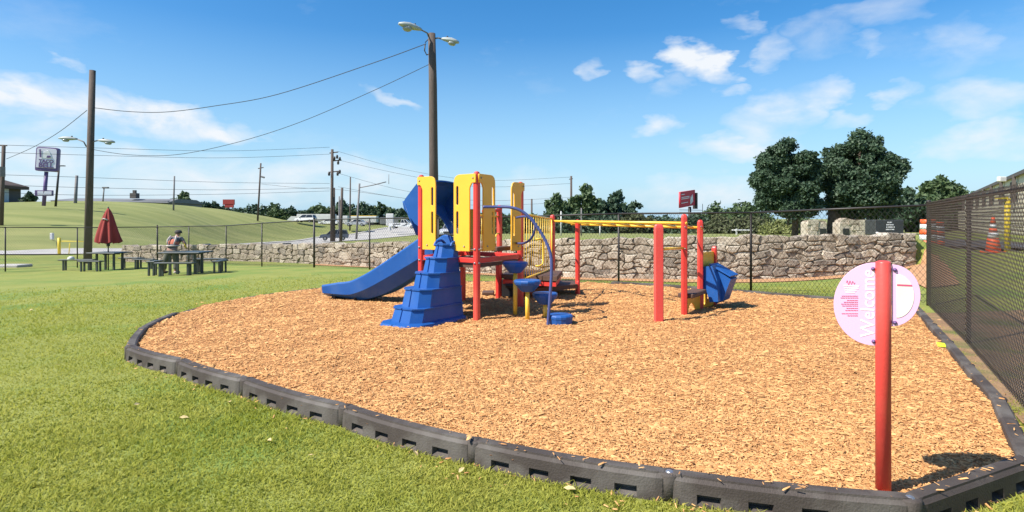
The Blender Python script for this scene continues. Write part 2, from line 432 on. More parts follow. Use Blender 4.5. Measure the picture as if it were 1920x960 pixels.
# ------------------------------------------------------------------ the lie of the land
def tps(pts):
    A = np.array(pts, float); xy = A[:, :2]; n = len(A)
    d = np.hypot(xy[:, None, 0] - xy[None, :, 0], xy[:, None, 1] - xy[None, :, 1]) / 10
    K = np.where(d > 0, d * d * np.log(np.maximum(d, 1e-9)), 0) + np.eye(n) * .02
    Pm = np.c_[np.ones(n), xy / 10]
    Mx = np.zeros((n + 3, n + 3)); Mx[:n, :n] = K; Mx[:n, n:] = Pm; Mx[n:, :n] = Pm.T
    w = np.linalg.solve(Mx, np.r_[A[:, 2], 0, 0, 0])
    def f(x, y):
        x = np.asarray(x, float); y = np.asarray(y, float); sh = x.shape; x = x.ravel(); y = y.ravel(); o = np.empty(len(x))
        for s in range(0, len(x), 20000):
            a, b = x[s:s + 20000], y[s:s + 20000]
            dd = np.hypot(a[:, None] - xy[None, :, 0], b[:, None] - xy[None, :, 1]) / 10
            o[s:s + 20000] = (np.where(dd > 0, dd * dd * np.log(np.maximum(dd, 1e-9)), 0)) @ w[:n] + w[n] + w[n + 1] * a / 10 + w[n + 2] * b / 10
        return o.reshape(sh)
    return f


def pc(l):
    return [tuple(P(*q)) for q in l]


road_far = [(-200, 471, 44), (15, 472, 44), (230, 467, 50), (350, 465, 66), (440, 459, 82), (513, 454, 96), (600, 445, 112), (730, 427, 138), (830, 424, 155)]
road_near = [(-200, 479, 35), (15, 478.5, 36), (230, 477, 38.5), (440, 463, 64), (627, 454, 92), (720, 447, 106), (800, 439, 118), (880, 437, 125)]
shared = pc([(1739, 465, 21), (1862, 470, 16), (2050, 470, 18), (-200, 479, 35), (15, 478.5, 36)]) + [(-60, 30, -1.0), (-50, 45, -.6), (60, 20, .9)]
low = tps([(0, 3, 0), (-3, 3, 0), (3, 3, 0), (-6, 8, 0), (0, 8, 0), (5, 8, 0), (-12, 8, -.02), (-8, 3, 0), (-5, 12.5, -.04), (0, 11, 0), (5, 11, -.03),
           (2.7, 14.9, -.11), (5.38, 13.2, -.12), (7.64, 10.7, -.02), (-5.1, 20.8, -.22), (-7.3, 21.9, -.25), (-10.4, 24.5, -.42),
           (-11.1, 19.7, -.31), (-17.4, 25.6, -.65), (-17.8, 29.3, -.62), (-19.8, 26.8, -.66), (-20.8, 24.2, -.60), (-14, 14, -.15),
           (5.57, 7.24, 0), (4, 4.6, 0), (10, 9, .30), (8, 5, .1), (12, 12, .42), (0, -20, 0), (25, -10, .3), (-20, -10, 0), (30, 5, .7), (-30, 10, -.4), (-45, 25, -.8)]
          + shared + pc([(1700, 506, 18.2), (1560, 520, 18.2), (1420, 525, 18.2), (1080, 522, 19.8), (870, 512, 22.3), (700, 502, 26.3), (490, 491, 31.3), (350, 491, 34.3), (228, 491, 36.3)]))
upp = tps(shared + pc(road_far) + pc(road_near) +
          pc([(1716, 442, 18.8), (1560, 444, 18.9), (1420, 445, 19), (1080, 451, 20.5), (900, 454, 23), (700, 459, 27), (490, 465, 32), (350, 470, 35.3), (228, 474, 37.5),
              (1080, 441, 60), (1400, 440, 60), (1250, 441, 60), (1700, 440, 45), (1180, 444, 130), (900, 440, 70), (1000, 441, 130),
              (-100, 384, 78), (15, 384, 80), (200, 386, 88), (430, 396, 122), (500, 406, 132), (560, 415, 138), (640, 421, 140), (15, 430, 58), (200, 430, 62), (430, 430, 100), (560, 432, 124),
              (513, 453, 96), (480, 455, 90), (550, 450, 104), (530, 459, 78), (480, 460.5, 70), (520, 461, 58), (590, 458.5, 45), (700, 457, 45), (700, 452, 75), (560, 460, 60), (800, 452, 45), (800, 446, 80), (490, 463, 48), (900, 448, 60), (300, 390, 98), (365, 394, 110), (100, 384.5, 84), (200, 405, 73), (350, 410, 90), (350, 435, 74), (430, 413, 111), (500, 424, 117), (300, 452, 60), (100, 450, 50), (380, 458, 70), (430, 446, 91), (490, 446, 101), (560, 441, 116), (-400, 400, 80), (1920, 440, 40), (1800, 436, 80), (1400, 436, 110), (1775, 466, 19), (1860, 469, 17.3), (1780, 453, 28), (1860, 453, 28), (1960, 452, 27), (1960, 472, 16)])
          + [(-95, 130, 2.6), (-55, 150, 0.6), (-30, 160, -.4), (10, 160, -1.6), (60, 150, -.5), (120, 120, 0), (-150, 60, 2), (0, 250, -1.5), (-150, 220, 1.5), (150, 220, 0), (60, -60, 1), (-60, -60, 0)])
WALLP = [(1718, 18.4), (1560, 18.4), (1420, 18.5), (1250, 19.1), (1080, 20.1), (900, 22.6), (800, 24.3), (700, 26.5), (590, 29.0), (490, 31.6), (350, 34.5), (228, 36.5)]
WALL = [(X(px, d), d) for px, d in WALLP]
wth = np.array([math.atan2(x, y) for x, y in WALL])[::-1]; wr = np.array([math.hypot(x, y) for x, y in WALL])[::-1]
TH0, TH1 = wth[0], wth[-1]


def wall_r(th):
    return np.interp(th, wth, wr)


def H(x, y, r_off=0.0):
    x = np.asarray(x, float); y = np.asarray(y, float)
    th = np.arctan2(x, y); r = np.hypot(x, y)
    Rw = wall_r(th)
    away = np.maximum(np.maximum(TH0 - th, th - TH1), 0)
    w = .22 + np.clip(away / R(7), 0, 1) * 10
    off = .12 - np.clip(away / R(7), 0, 1) * 5
    t = np.clip((r - Rw - off) / w, 0, 1); t = t * t * (3 - 2 * t)
    c = np.minimum(1, 230 / np.maximum(r, 1e-6)); xc, yc = x * c, y * c
    back = np.clip(r / 40 - 1, 0, 1) * (np.abs(th) > R(75))
    lo = low(np.where(r < 60, xc, xc * 60 / np.maximum(r, 1)), np.where(r < 60, yc, yc * 60 / np.maximum(r, 1)))
    up = upp(xc, yc)
    z = lo * (1 - t) + up * t
    z = z * (1 - back) + .0 * back
    f = np.clip((r - 200) / 400, 0, 1)
    return z * (1 - f) + 0.0 * f


def h(x, y):
    return float(H(np.array([x]), np.array([y]))[0])


def build_ground():
    th = np.unique(np.r_[np.arange(-180, -62, 4.0), np.arange(-62, 62, .5), np.arange(62, 180.1, 4.0)]) * math.pi / 180
    fr = np.linspace(0, 1, 61)[1:] ** 1.15
    outs = [.06, .12, .2, .28, .36, .6, 1, 1.6, 2.4, 3.6, 5, 7, 9, 12, 15, 18, 22, 26, 30, 34, 38, 42, 46, 50, 54, 58, 62, 66, 70, 75, 80, 85, 90, 96, 102, 110, 120, 130, 145, 160, 180, 210, 250, 320, 450, 700, 1200, 2500]
    Rw = wall_r(th)
    rad = np.stack([Rw * f for f in fr] + [Rw + o for o in outs], 0)
    T = np.broadcast_to(th, rad.shape); x = rad * np.sin(T); y = rad * np.cos(T); z = H(x, y)
    nr, nc = rad.shape
    V_ = np.stack([x, y, z], -1).reshape(-1, 3); V_ = np.vstack([V_, [[0, 0, h(0, 0)]]])
    i, j = np.meshgrid(np.arange(nr - 1), np.arange(nc - 1), indexing='ij')
    Fq = np.stack([i * nc + j, i * nc + j + 1, (i + 1) * nc + j + 1, (i + 1) * nc + j], -1).reshape(-1, 4)
    c = len(V_) - 1
    Fq = np.vstack([Fq, [[c, k + 1 if k + 1 < nc else 0, k, k] for k in range(0)]]) if False else Fq
    me = bpy.data.meshes.new('lawn'); fl = Fq[:, ::-1].tolist() + [(c, k, k + 1) for k in range(nc - 1)]
    me.from_pydata(V_.tolist(), [], fl); me.update()
    o = link('lawn', me, M['lawn'], None, True); o['kind'] = 'structure'; return o


build_ground()


def strip(name, A, B, m, dz, n=10, kind='structure'):
    """a sheet draped on the ground between two edges given by world x, y"""
    def res(L):
        L = [Vector(q) for q in L]; ds = [0]
        for a, b in zip(L, L[1:]): ds.append(ds[-1] + (b - a).length)
        return lambda t: next((L[i].lerp(L[i + 1], (t * ds[-1] - ds[i]) / max(1e-6, ds[i + 1] - ds[i])) for i in range(len(L) - 1) if t * ds[-1] <= ds[i + 1] + 1e-6), L[-1])
    fa, fb = res(A), res(B); N = 90
    vs = []
    for i in range(N + 1):
        a, b = fa(i / N), fb(i / N)
        for j in range(n + 1): q = a.lerp(b, j / n); vs.append((q.x, q.y))
    vs = np.array(vs); z = H(vs[:, 0], vs[:, 1]) + dz
    V_ = np.c_[vs, z]; fs = [(i * (n + 1) + j, i * (n + 1) + j + 1, (i + 1) * (n + 1) + j + 1, (i + 1) * (n + 1) + j) for i in range(N) for j in range(n)]
    o = np_mesh(name, V_, fs, m, None, True); o['kind'] = kind
    return o


strip('road', [P(*q).xy for q in road_far[:3]], [P(*q).xy for q in road_near[:3]], M['road'], .07)
strip('road', [P(480, 456.5, 89).xy] + [P(*q).xy for q in road_far[5:]], [P(480, 461, 70).xy] + [P(*q).xy for q in road_near[4:]], M['road'], .07)
strip('asphalt_path', [P(1728, 455, 30).xy, P(1800, 450, 28).xy, P(1920, 452, 24).xy, P(2080, 452, 22).xy], [P(1728, 470, 23.0).xy, P(1800, 470, 19.5).xy, P(1920, 474, 16.5).xy, P(2080, 474, 15).xy], M['asphalt'], .10)
strip('pale_kerb', [P(440, 459.5, 81).xy, P(600, 443, 111).xy, P(730, 427, 137).xy], [P(440, 458.5, 83).xy, P(600, 442, 113).xy, P(730, 426, 139).xy], M['concrete'], .14, 2)
# bare orange soil along the foot of the wall and in the slope at its right end
wl = [Vector(q) for q in WALL]
fr_ = [Vector((q.x * .955, q.y * .955)) for q in wl]
strip('orange_soil', wl[:9], [Vector((q.x * .905, q.y * .905)) for q in wl[:6]] + [Vector((q.x * .945, q.y * .945)) for q in wl[6:9]], M['soil'], .02, 6)
strip('orange_soil', [P(1712, 500, 18.0).xy, P(1735, 480, 18.5).xy, P(1760, 480, 18).xy], [P(1700, 540, 14.2).xy, P(1736, 545, 12.6).xy, P(1800, 545, 12.6).xy], M['soil'], .03, 8)

strip('bare_earth', [(3.9, 4.48), (5.68, 7.65), (6.85, 9.75)], [(6.4, 3.6), (8.3, 6.4), (9.6, 9.2)], M['earth'], .018, 8)
# ------------------------------------------------------------------ play area: kerb pieces and mulch
nodes = [(-4.19, 6.33), (-3.28, 5.71), (-2.34, 5.04), (-1.27, 4.30), (-.26, 3.63), (.84, 3.16), (2.0, 2.86), (3.04, 3.36), (3.83, 4.52), (4.40, 5.56), (5.0, 6.62), (5.58, 7.68), (6.17, 8.74), (6.72, 9.74),
         (5.95, 10.66), (5.14, 11.56), (4.33, 12.45), (3.42, 13.25), (2.35, 13.8), (1.15, 14.12), (-.05, 14.2), (-1.25, 14.1), (-2.4, 13.75), (-3.45, 13.15), (-4.3, 12.25), (-4.85, 11.15), (-5.1, 9.97), (-5.1, 8.77), (-4.82, 7.55)]
nodes = [(x * 1.033, y * 1.033) for x, y in nodes]
NC = len(nodes)


def smoothpoly(nd, bow):
    """the kerb's line, bowed a little outwards where the pieces bow"""
    out = []
    for i in range(len(nd)):
        a = Vector(nd[i]); b = Vector(nd[(i + 1) % len(nd)]); d = b - a; n = Vector((d.y, -d.x)).normalized()
        for k in range(6):
            t = k / 6; out.append(a + d * t + n * bow[i] * 4 * t * (1 - t))
    return out


BOW = [.035] * 7 + [.0] * 11 + [.03] * 11
BOW[6] = 0; BOW[7] = .0
ring = smoothpoly(nodes, BOW)


def inside(x, y, poly):
    x = np.asarray(x); y = np.asarray(y); c = np.zeros(x.shape, bool); n = len(poly)
    for i in range(n):
        x0, y0 = poly[i]; x1, y1 = poly[(i + 1) % n]
        if y0 == y1: continue
        m_ = ((y0 > y) != (y1 > y)) & (x < (x1 - x0) * (y - y0) / (y1 - y0) + x0); c ^= m_
    return c


ring_t = [tuple(q) for q in ring]


def edge_dist(x, y):
    d = np.full(x.shape, 1e9); n = len(ring_t)
    for i in range(n):
        ax, ay = ring_t[i]; bx, by = ring_t[(i + 1) % n]; dx, dy = bx - ax, by - ay
        t = np.clip(((x - ax) * dx + (y - ay) * dy) / (dx * dx + dy * dy), 0, 1)
        d = np.minimum(d, np.hypot(x - ax - t * dx, y - ay - t * dy))
    return d


def vnoise(x, y, s, seed=0):
    """smooth value noise"""
    r_ = np.random.default_rng(seed); T = r_.random((64, 64))
    X_, Y_ = x * s, y * s; i, j = np.floor(X_).astype(int), np.floor(Y_).astype(int); fx, fy = X_ - i, Y_ - j
    fx = fx * fx * (3 - 2 * fx); fy = fy * fy * (3 - 2 * fy)
    g = lambda a, b: T[a % 64, b % 64]
    return (g(i, j) * (1 - fx) + g(i + 1, j) * fx) * (1 - fy) + (g(i, j + 1) * (1 - fx) + g(i + 1, j + 1) * fx) * fy


def mulch_z(x, y):
    return H(x, y) + .100 + .035 * (vnoise(x, y, 1.3, 1) - .5) + .030 * (vnoise(x, y, 4.2, 2) - .5) + .012 * (vnoise(x, y, 13, 3) - .5)


def build_mulch():
    s = .07; xs = np.arange(-5.6, 7.5, s); ys = np.arange(2.7, 15.1, s)
    gx, gy = np.meshgrid(xs, ys, indexing='ij'); ins = inside(gx, gy, ring_t)
    z = mulch_z(gx, gy); idx = -np.ones(gx.shape, int)
    keep = ins.copy(); keep[1:] |= ins[:-1]; keep[:-1] |= ins[1:]; keep[:, 1:] |= ins[:, :-1]; keep[:, :-1] |= ins[:, 1:]
    idx[keep] = np.arange(keep.sum())
    a, b, c, d = idx[:-1, :-1], idx[1:, :-1], idx[1:, 1:], idx[:-1, 1:]
    ok = (a >= 0) & (b >= 0) & (c >= 0) & (d >= 0) & (ins[:-1, :-1] & ins[1:, 1:] & ins[1:, :-1] & ins[:-1, 1:])
    # cells outside the kerb are pulled under it
    z = np.where(ins, z, z - .1)
    np_mesh('mulch_bed', np.c_[gx[keep], gy[keep], z[keep]], np.stack([a[ok], b[ok], c[ok], d[ok]], -1), M['mulch_base'], None, True)['kind'] = 'structure'
    n = 590000
    th = rng.uniform(R(-42), R(66), n); r = np.exp(rng.uniform(math.log(2.2), math.log(16.5), n))
    extra = rng.random(n) < (r / 16.5) ** .0
    x, y = r * np.sin(th), r * np.cos(th); ins_ = inside(x, y, ring_t); ed = edge_dist(x, y); luck = rng.random(n)
    on_kerb = ins_ & (ed < .115); stray = ~ins_ & (ed < .35)          # a few chips kicked on to the border and the grass
    ok = (ins_ & (ed > .115)) | (on_kerb & (luck < .010)) | (stray & (luck < .02 * np.exp(-ed / .12)))
    x, y, r, on_kerb, stray = x[ok], y[ok], r[ok], on_kerb[ok], stray[ok]
    n = len(x); z = np.where(on_kerb, H(x, y) + .160, np.where(stray, H(x, y) + .018, mulch_z(x, y)))
    # tent shaped splinter: 4 base corners and 2 ridge points
    L = rng.lognormal(math.log(.0185), .42, n) * (1 + .06 * r); W = L * rng.uniform(.15, .38, n); Th = W * rng.uniform(.3, .65, n)
    yaw = rng.uniform(0, 2 * math.pi, n); pitch = rng.normal(0, .20, n); roll = rng.normal(0, .25, n)
    bend = rng.normal(0, .18, n) * L
    base = np.array([[-1, -.5, 0], [1, -.8, 0], [1, .6, 0], [-1, 1, 0], [-.8, .1, 1], [.7, -.1, 1.0]])
    l = base[None] * np.stack([L / 2, W / 2, Th], -1)[:, None, :]
    l[:, 4:, 1] += bend[:, None] * .3; l[:, 1:3, 1] += bend[:, None] * .6
    cy, sy = np.cos(yaw)[:, None], np.sin(yaw)[:, None]; cp, sp = np.cos(pitch)[:, None], np.sin(pitch)[:, None]; cr, sr = np.cos(roll)[:, None], np.sin(roll)[:, None]
    X1, Y1, Z1 = l[..., 0], l[..., 1], l[..., 2]
    Y2 = Y1 * cr - Z1 * sr; Z2 = Y1 * sr + Z1 * cr; X3 = X1 * cp + Z2 * sp; Z3 = -X1 * sp + Z2 * cp
    Xf = X3 * cy - Y2 * sy + x[:, None]; Yf = X3 * sy + Y2 * cy + y[:, None]; Zf = Z3 + (z + rng.uniform(-.004, .010, n))[:, None]
    V_ = np.stack([Xf, Yf, Zf], -1).reshape(-1, 3); k = np.arange(n)[:, None] * 6
    Fq = np.vstack([k + np.array([[0, 1, 5, 4]]), k + np.array([[2, 3, 4, 5]]), k + np.array([[1, 2, 5, 5]]), k + np.array([[3, 0, 4, 4]])])
    tri = np.vstack([k + np.array([[0, 1, 5]]), k + np.array([[0, 5, 4]]), k + np.array([[2, 3, 4]]), k + np.array([[2, 4, 5]]), k + np.array([[1, 2, 5]]), k + np.array([[3, 0, 4]])])
    np_mesh('wood_chips', V_, tri, M['mulch'], None, False, 3)['kind'] = 'stuff'


build_mulch()

ORD = ['first', 'second', 'third', 'fourth', 'fifth', 'sixth', 'seventh', 'eighth', 'ninth', 'tenth', 'eleventh', 'twelfth']


def kerb_piece(i):
    a = Vector(nodes[i]); b = Vector(nodes[(i + 1) % NC]); d = b - a; L = d.length - .018; d.normalize(); n = Vector((d.y, -d.x)); bow = BOW[i]
    za, zb = h(*a) - .03, h(*b) - .03; a = a + d * .009
    hh = .185 if i < 18 else (.165 if i >= 27 else .135)
    if i <= 5: lab = f'{ORD[i]} black slotted border piece along the lawn, counted from the left bend'
    elif i == 6: lab = 'black border piece with a round steel pin at the bottom right corner'
    elif i == 7: lab = 'short-looking black border piece where the front edge meets the mesh fence side'
    elif i <= 12: lab = f'{ORD[12 - i]} black border piece beside the near mesh fence, counted from its far corner'
    elif i <= 16: lab = f'{ORD[i - 13]} black border piece before the stone wall, counted from the fence corner'
    elif i <= 21: lab = f'{ORD[i - 17]} black border piece behind the play tower, counted from its right'
    else: lab = f'{ORD[NC - 1 - i]} narrow black border piece on the left curve, counted from the front bend'
    mid = (a + (b - a) * .5)
    t = empty('border_piece', (mid.x, mid.y, h(mid.x, mid.y)), lab, 'play border', 'black border pieces around the mulch')
    def pt(u, o, z):   # u along 0..1, o outward offset, z height
        e = 4 * u * (1 - u); q = a + d * (u * L) + n * (bow * e + o); return (q.x, q.y, za + (zb - za) * u + z)
    mb = MB()
    # outer face with four pockets, as a grid of columns
    ub = [0, .02, .05]; pk = []
    for k in range(4):
        c = .17 + k * .215; ub += [c - .052, c + .052]; pk.append(len(ub) - 2)
    ub += [.95, .98, 1.0]
    zbk = [0, .042, .098, hh - .03]
    def inset(u):      # rounded ends
        e = min(u, 1 - u); return -.022 if e < .001 else (-.006 if e < .021 else 0)
    G = {}
    for iu, u in enumerate(ub):
        for iz, z in enumerate(zbk):
            G[iu, iz] = len(mb.v); mb.v.append(pt(u, inset(u) - .012 * z / hh, z))
    for iu in range(len(ub) - 1):
        for iz in range(3):
            q = (G[iu, iz], G[iu + 1, iz], G[iu + 1, iz + 1], G[iu, iz + 1])
            if iz == 1 and iu in pk:
                dp = .055; u0, u1 = ub[iu], ub[iu + 1]
                m0 = len(mb.v); mb.v += [pt(u0 + .008, -dp, .066), pt(u1 - .008, -dp, .066), pt(u1 - .008, -dp, .095), pt(u0 + .008, -dp, .095)]
                mb.f += [(q[0], q[1], m0 + 1, m0), (q[1], q[2], m0 + 2, m0 + 1), (q[2], q[3], m0 + 3, m0 + 2), (q[3], q[0], m0, m0 + 3), (m0, m0 + 1, m0 + 2, m0 + 3)]
            else: mb.f.append(q)
    # rounded top and the inner face
    prof = [(-.012, hh - .03), (-.017, hh - .012), (-.032, hh), (-.10, hh + .001), (-.116, hh - .012), (-.12, hh - .04), (-.12, 0)]
    base = len(mb.v); np_ = len(prof)
    for u in ub:
        e = -inset(u)
        for k, (o, z) in enumerate(prof):
            if k == 0: z2, o2 = hh - .03, o + inset(u)
            else: z2 = z - e * .5; o2 = min(o + inset(u), -.03) if o > -.06 else o + e
            mb.v.append(pt(u, o2, z2))
    for iu in range(len(ub) - 1):
        for k in range(np_ - 1):
            mb.f.append((base + iu * np_ + k, base + (iu + 1) * np_ + k, base + (iu + 1) * np_ + k + 1, base + iu * np_ + k + 1))
        # join the outer face's top row to the cap
        mb.f.append((G[iu, 3], G[iu + 1, 3], base + (iu + 1) * np_, base + iu * np_))
    for iu in (0, len(ub) - 1):
        mb.f.append(tuple([G[iu, z] for z in range(4)] + [base + iu * np_ + k for k in range(np_)]))
    mb.build('body', M['curb'], t)
    # overlapping stake lug and pin at the piece's start
    c = pt(0, -.066, 0)
    MB().lathe((c[0], c[1], c[2] + .02), [(.058, 0), (.058, hh - .035), (.052, hh - .026)], 14).build('stake_lug', M['curb'], t, True)
    pn = MB().lathe((c[0], c[1], c[2] + hh - .012), [(.024, 0), (.024, .006), (.017, .012), (.006, .014)], 12)
    pn.build('stake_pin', M['pin'] if i in (6, 5, 7) else M['curb'], t, True)


for i in range(NC): kerb_piece(i)


# ------------------------------------------------------------------ stone wall, each stone by itself
def build_wall():
    pts = [Vector(q) for q in WALL]
    tops = {1718: 438, 1560: 441, 1420: 442, 1250: 445, 1080: 448, 900: 452, 800: 453, 700: 455, 590: 457, 490: 457.5, 350: 459, 228: 460.5}
    ds = [0]
    for a, b in zip(pts, pts[1:]): ds.append(ds[-1] + (b - a).length)
    ztop = [P(px, tops[px], d).z for px, d in WALLP]; zbot = [h(q.x * .985, q.y * .985) - .12 for q in pts]
    LT = ds[-1]
    def fr(s):
        s = min(max(s, 0), LT)
        for i in range(len(pts) - 1):
            if s <= ds[i + 1] + 1e-6:
                t = (s - ds[i]) / (ds[i + 1] - ds[i]); q = pts[i].lerp(pts[i + 1], t)
                return q, ztop[i] + (ztop[i + 1] - ztop[i]) * t, zbot[i] + (zbot[i + 1] - zbot[i]) * t, i
        return pts[-1], ztop[-1], zbot[-1], len(pts) - 2
    nrm = []
    for i in range(len(pts) - 1):
        d = (pts[i + 1] - pts[i]).normalized(); n = Vector((d.y, -d.x))
        if n.dot(-pts[i]) < 0: n = -n
        nrm.append(n)
    def normal(s):
        q, zt, zb, i = fr(s); t = (s - ds[i]) / (ds[i + 1] - ds[i])
        n = nrm[i]
        if t < .5 and i > 0: n = nrm[i - 1].lerp(nrm[i], .5 + t)
        elif t >= .5 and i < len(nrm) - 1: n = nrm[i].lerp(nrm[i + 1], t - .5)
        return n.normalized()
    def W(s, v, o):   # s along, v 0..1 from foot to top, o outward
        q, zt, zb, i = fr(s); n = normal(s); return Vector((q.x + n.x * o, q.y + n.y * o, zb + (zt - zb) * v))
    root = empty('stone_wall', (pts[3].x, pts[3].y, 0), 'long low wall of pale irregular fieldstones behind the black chain link fence', 'stone wall')
    mb = MB(); N = 90
    for i in range(N + 1):
        s = LT * i / N
        for (o, v) in ((-.03, 0), (-.03, .93), (-.5, .93), (-.5, 0)):
            mb.v.append(tuple(W(s, v, o)))
    for i in range(N):
        for k in range(4): mb.f.append((i * 4 + k, i * 4 + (k + 1) % 4, i * 4 + 4 + (k + 1) % 4, i * 4 + 4 + k))
    mb.f += [(0, 1, 2, 3), tuple(N * 4 + k for k in (3, 2, 1, 0))]
    mb.build('mortar_core', M['mortar'], root)
    r = random.Random(5)
    cnt = 0; rest = MB()
    def jit(s, v):
        hgt = fr(s)[1] - fr(s)[2]
        a = .5 + .5 * math.sin(s * 3.1 + v * 17) * math.cos(s * 1.7 - v * 9)
        sj = .075 * math.sin(s * 11.3 + v * 29.7) + .05 * math.sin(s * 23.1 - v * 13.3)
        vj = (.055 * math.sin(s * 2.3 + v * 7.1) + .050 * math.sin(s * 7.9 + 1.3 + v * 3)) / max(hgt, .4) * (1 if .02 < v < .98 else .35)
        return s + sj, min(max(v + vj * (4 * v * (1 - v) if 0 < v < 1 else 0), 0), 1.0) + ((.035 * math.sin(s * 2.9) + .035 * math.sin(s * 7.3 + 2)) / max(hgt, .5) if v > .99 else 0)
    def stone(s0, s1, v0, v1, mm, top):
        nonlocal cnt
        hg = fr(s0)[1] - fr(s0)[2]; g = .007
        # polygon with jittered corners and midpoints
        raw = [(s0, v0), ((s0 + s1) / 2, v0), (s1, v0), (s1, (v0 + v1) / 2), (s1, v1), ((s0 + s1) / 2, v1), (s0, v1), (s0, (v0 + v1) / 2)]
        P8 = [jit(*q) for q in raw]
        cs = sum(q[0] for q in P8) / 8; cv = sum(q[1] for q in P8) / 8
        sw, sh = (s1 - s0) / 2, (v1 - v0) * hg / 2
        out = []; depth = r.uniform(.005, .085); cc = r.uniform(.62, .86)
        tilt = r.uniform(-.015, .015)
        def ringpt(k, inset, o, cut):
            s_, v_ = P8[k]; ds_, dv_ = s_ - cs, v_ - cv
            fs_ = max(.2, 1 - inset / max(sw, .05)); fv_ = max(.2, 1 - inset / max(sh, .04))
            f2 = cut if k % 2 == 0 else 1
            return W(cs + ds_ * fs_ * f2, cv + dv_ * fv_ * f2, o + tilt * (ds_ / max(sw, .05)))
        cut = r.uniform(.86, 1.0)
        vs = [ringpt(k, g, -.50 if top else -.06, cut) for k in range(8)] + [ringpt(k, g, depth * .55, cut) for k in range(8)] + [ringpt(k, g + .028, depth, cut) for k in range(8)]
        fs = [tuple(range(16, 24))] + [(a * 8 + k, a * 8 + (k + 1) % 8, a * 8 + 8 + (k + 1) % 8, a * 8 + 8 + k) for a in (0, 1) for k in range(8)]
        if cnt < 300:
            m2 = MB(); m2.add(vs, fs); m2.build('stone', mm, root)
        else: rest.add(vs, fs)
        cnt += 1
    s = 0; jobs = []
    while s < LT - .2:
        hgt = fr(s)[1] - fr(s)[2]; d = fr(s)[0].y
        # a block of wall 0.7..1.3 m long, split at random into stones
        bl = r.uniform(.9, 1.5) * max(1, d / 24); e = min(s + bl, LT)
        if LT - e < .5: e = LT
        mn = .17 * max(1, d / 21)
        def split(a, b, v0, v1, dep):
            w, hh_ = b - a, (v1 - v0) * hgt
            if (w < .46 * max(1, d / 22) and hh_ < .30 * max(1, d / 24)) or dep > 5 or (w < .75 and hh_ < .36 and r.random() < .22): jobs.append((a, b, v0, v1, d)); return
            if hh_ > .22 * max(1, d / 26) and (w / hh_ < r.uniform(1.2, 2.3)):
                t = r.uniform(.36, .64); m_ = v0 + (v1 - v0) * t; split(a, b, v0, m_, dep + 1); split(a, b, m_, v1, dep + 1)
            elif w > mn * 1.3:
                t = r.uniform(.32, .68); m_ = a + w * t; split(a, m_, v0, v1, dep + 1); split(m_, b, v0, v1, dep + 1)
            else: jobs.append((a, b, v0, v1, d))
        ncs = max(2, round(hgt / .25)); cut = [0] + sorted((k + r.uniform(-.25, .25)) / ncs for k in range(1, ncs)) + [1]
        for v0, v1 in zip(cut, cut[1:]): split(s, e, v0, v1, 2)
        s = e
    # largest-looking first
    jobs.sort(key=lambda q: -(q[1] - q[0]) * (q[3] - q[2]) / q[4] ** 2)
    for a, b, v0, v1, d in jobs:
        mm = r.choices([M['stone'], M['stone_dark'], M['stone_pale']], [.5, .2, .3])[0]
        stone(a, b, v0, v1, mm, v1 > .95)
    if rest.v: rest.build('small_stones', M['stone'], root)['kind'] = 'stuff'
    # return end at the right
    return len(jobs)


NST = build_wall()


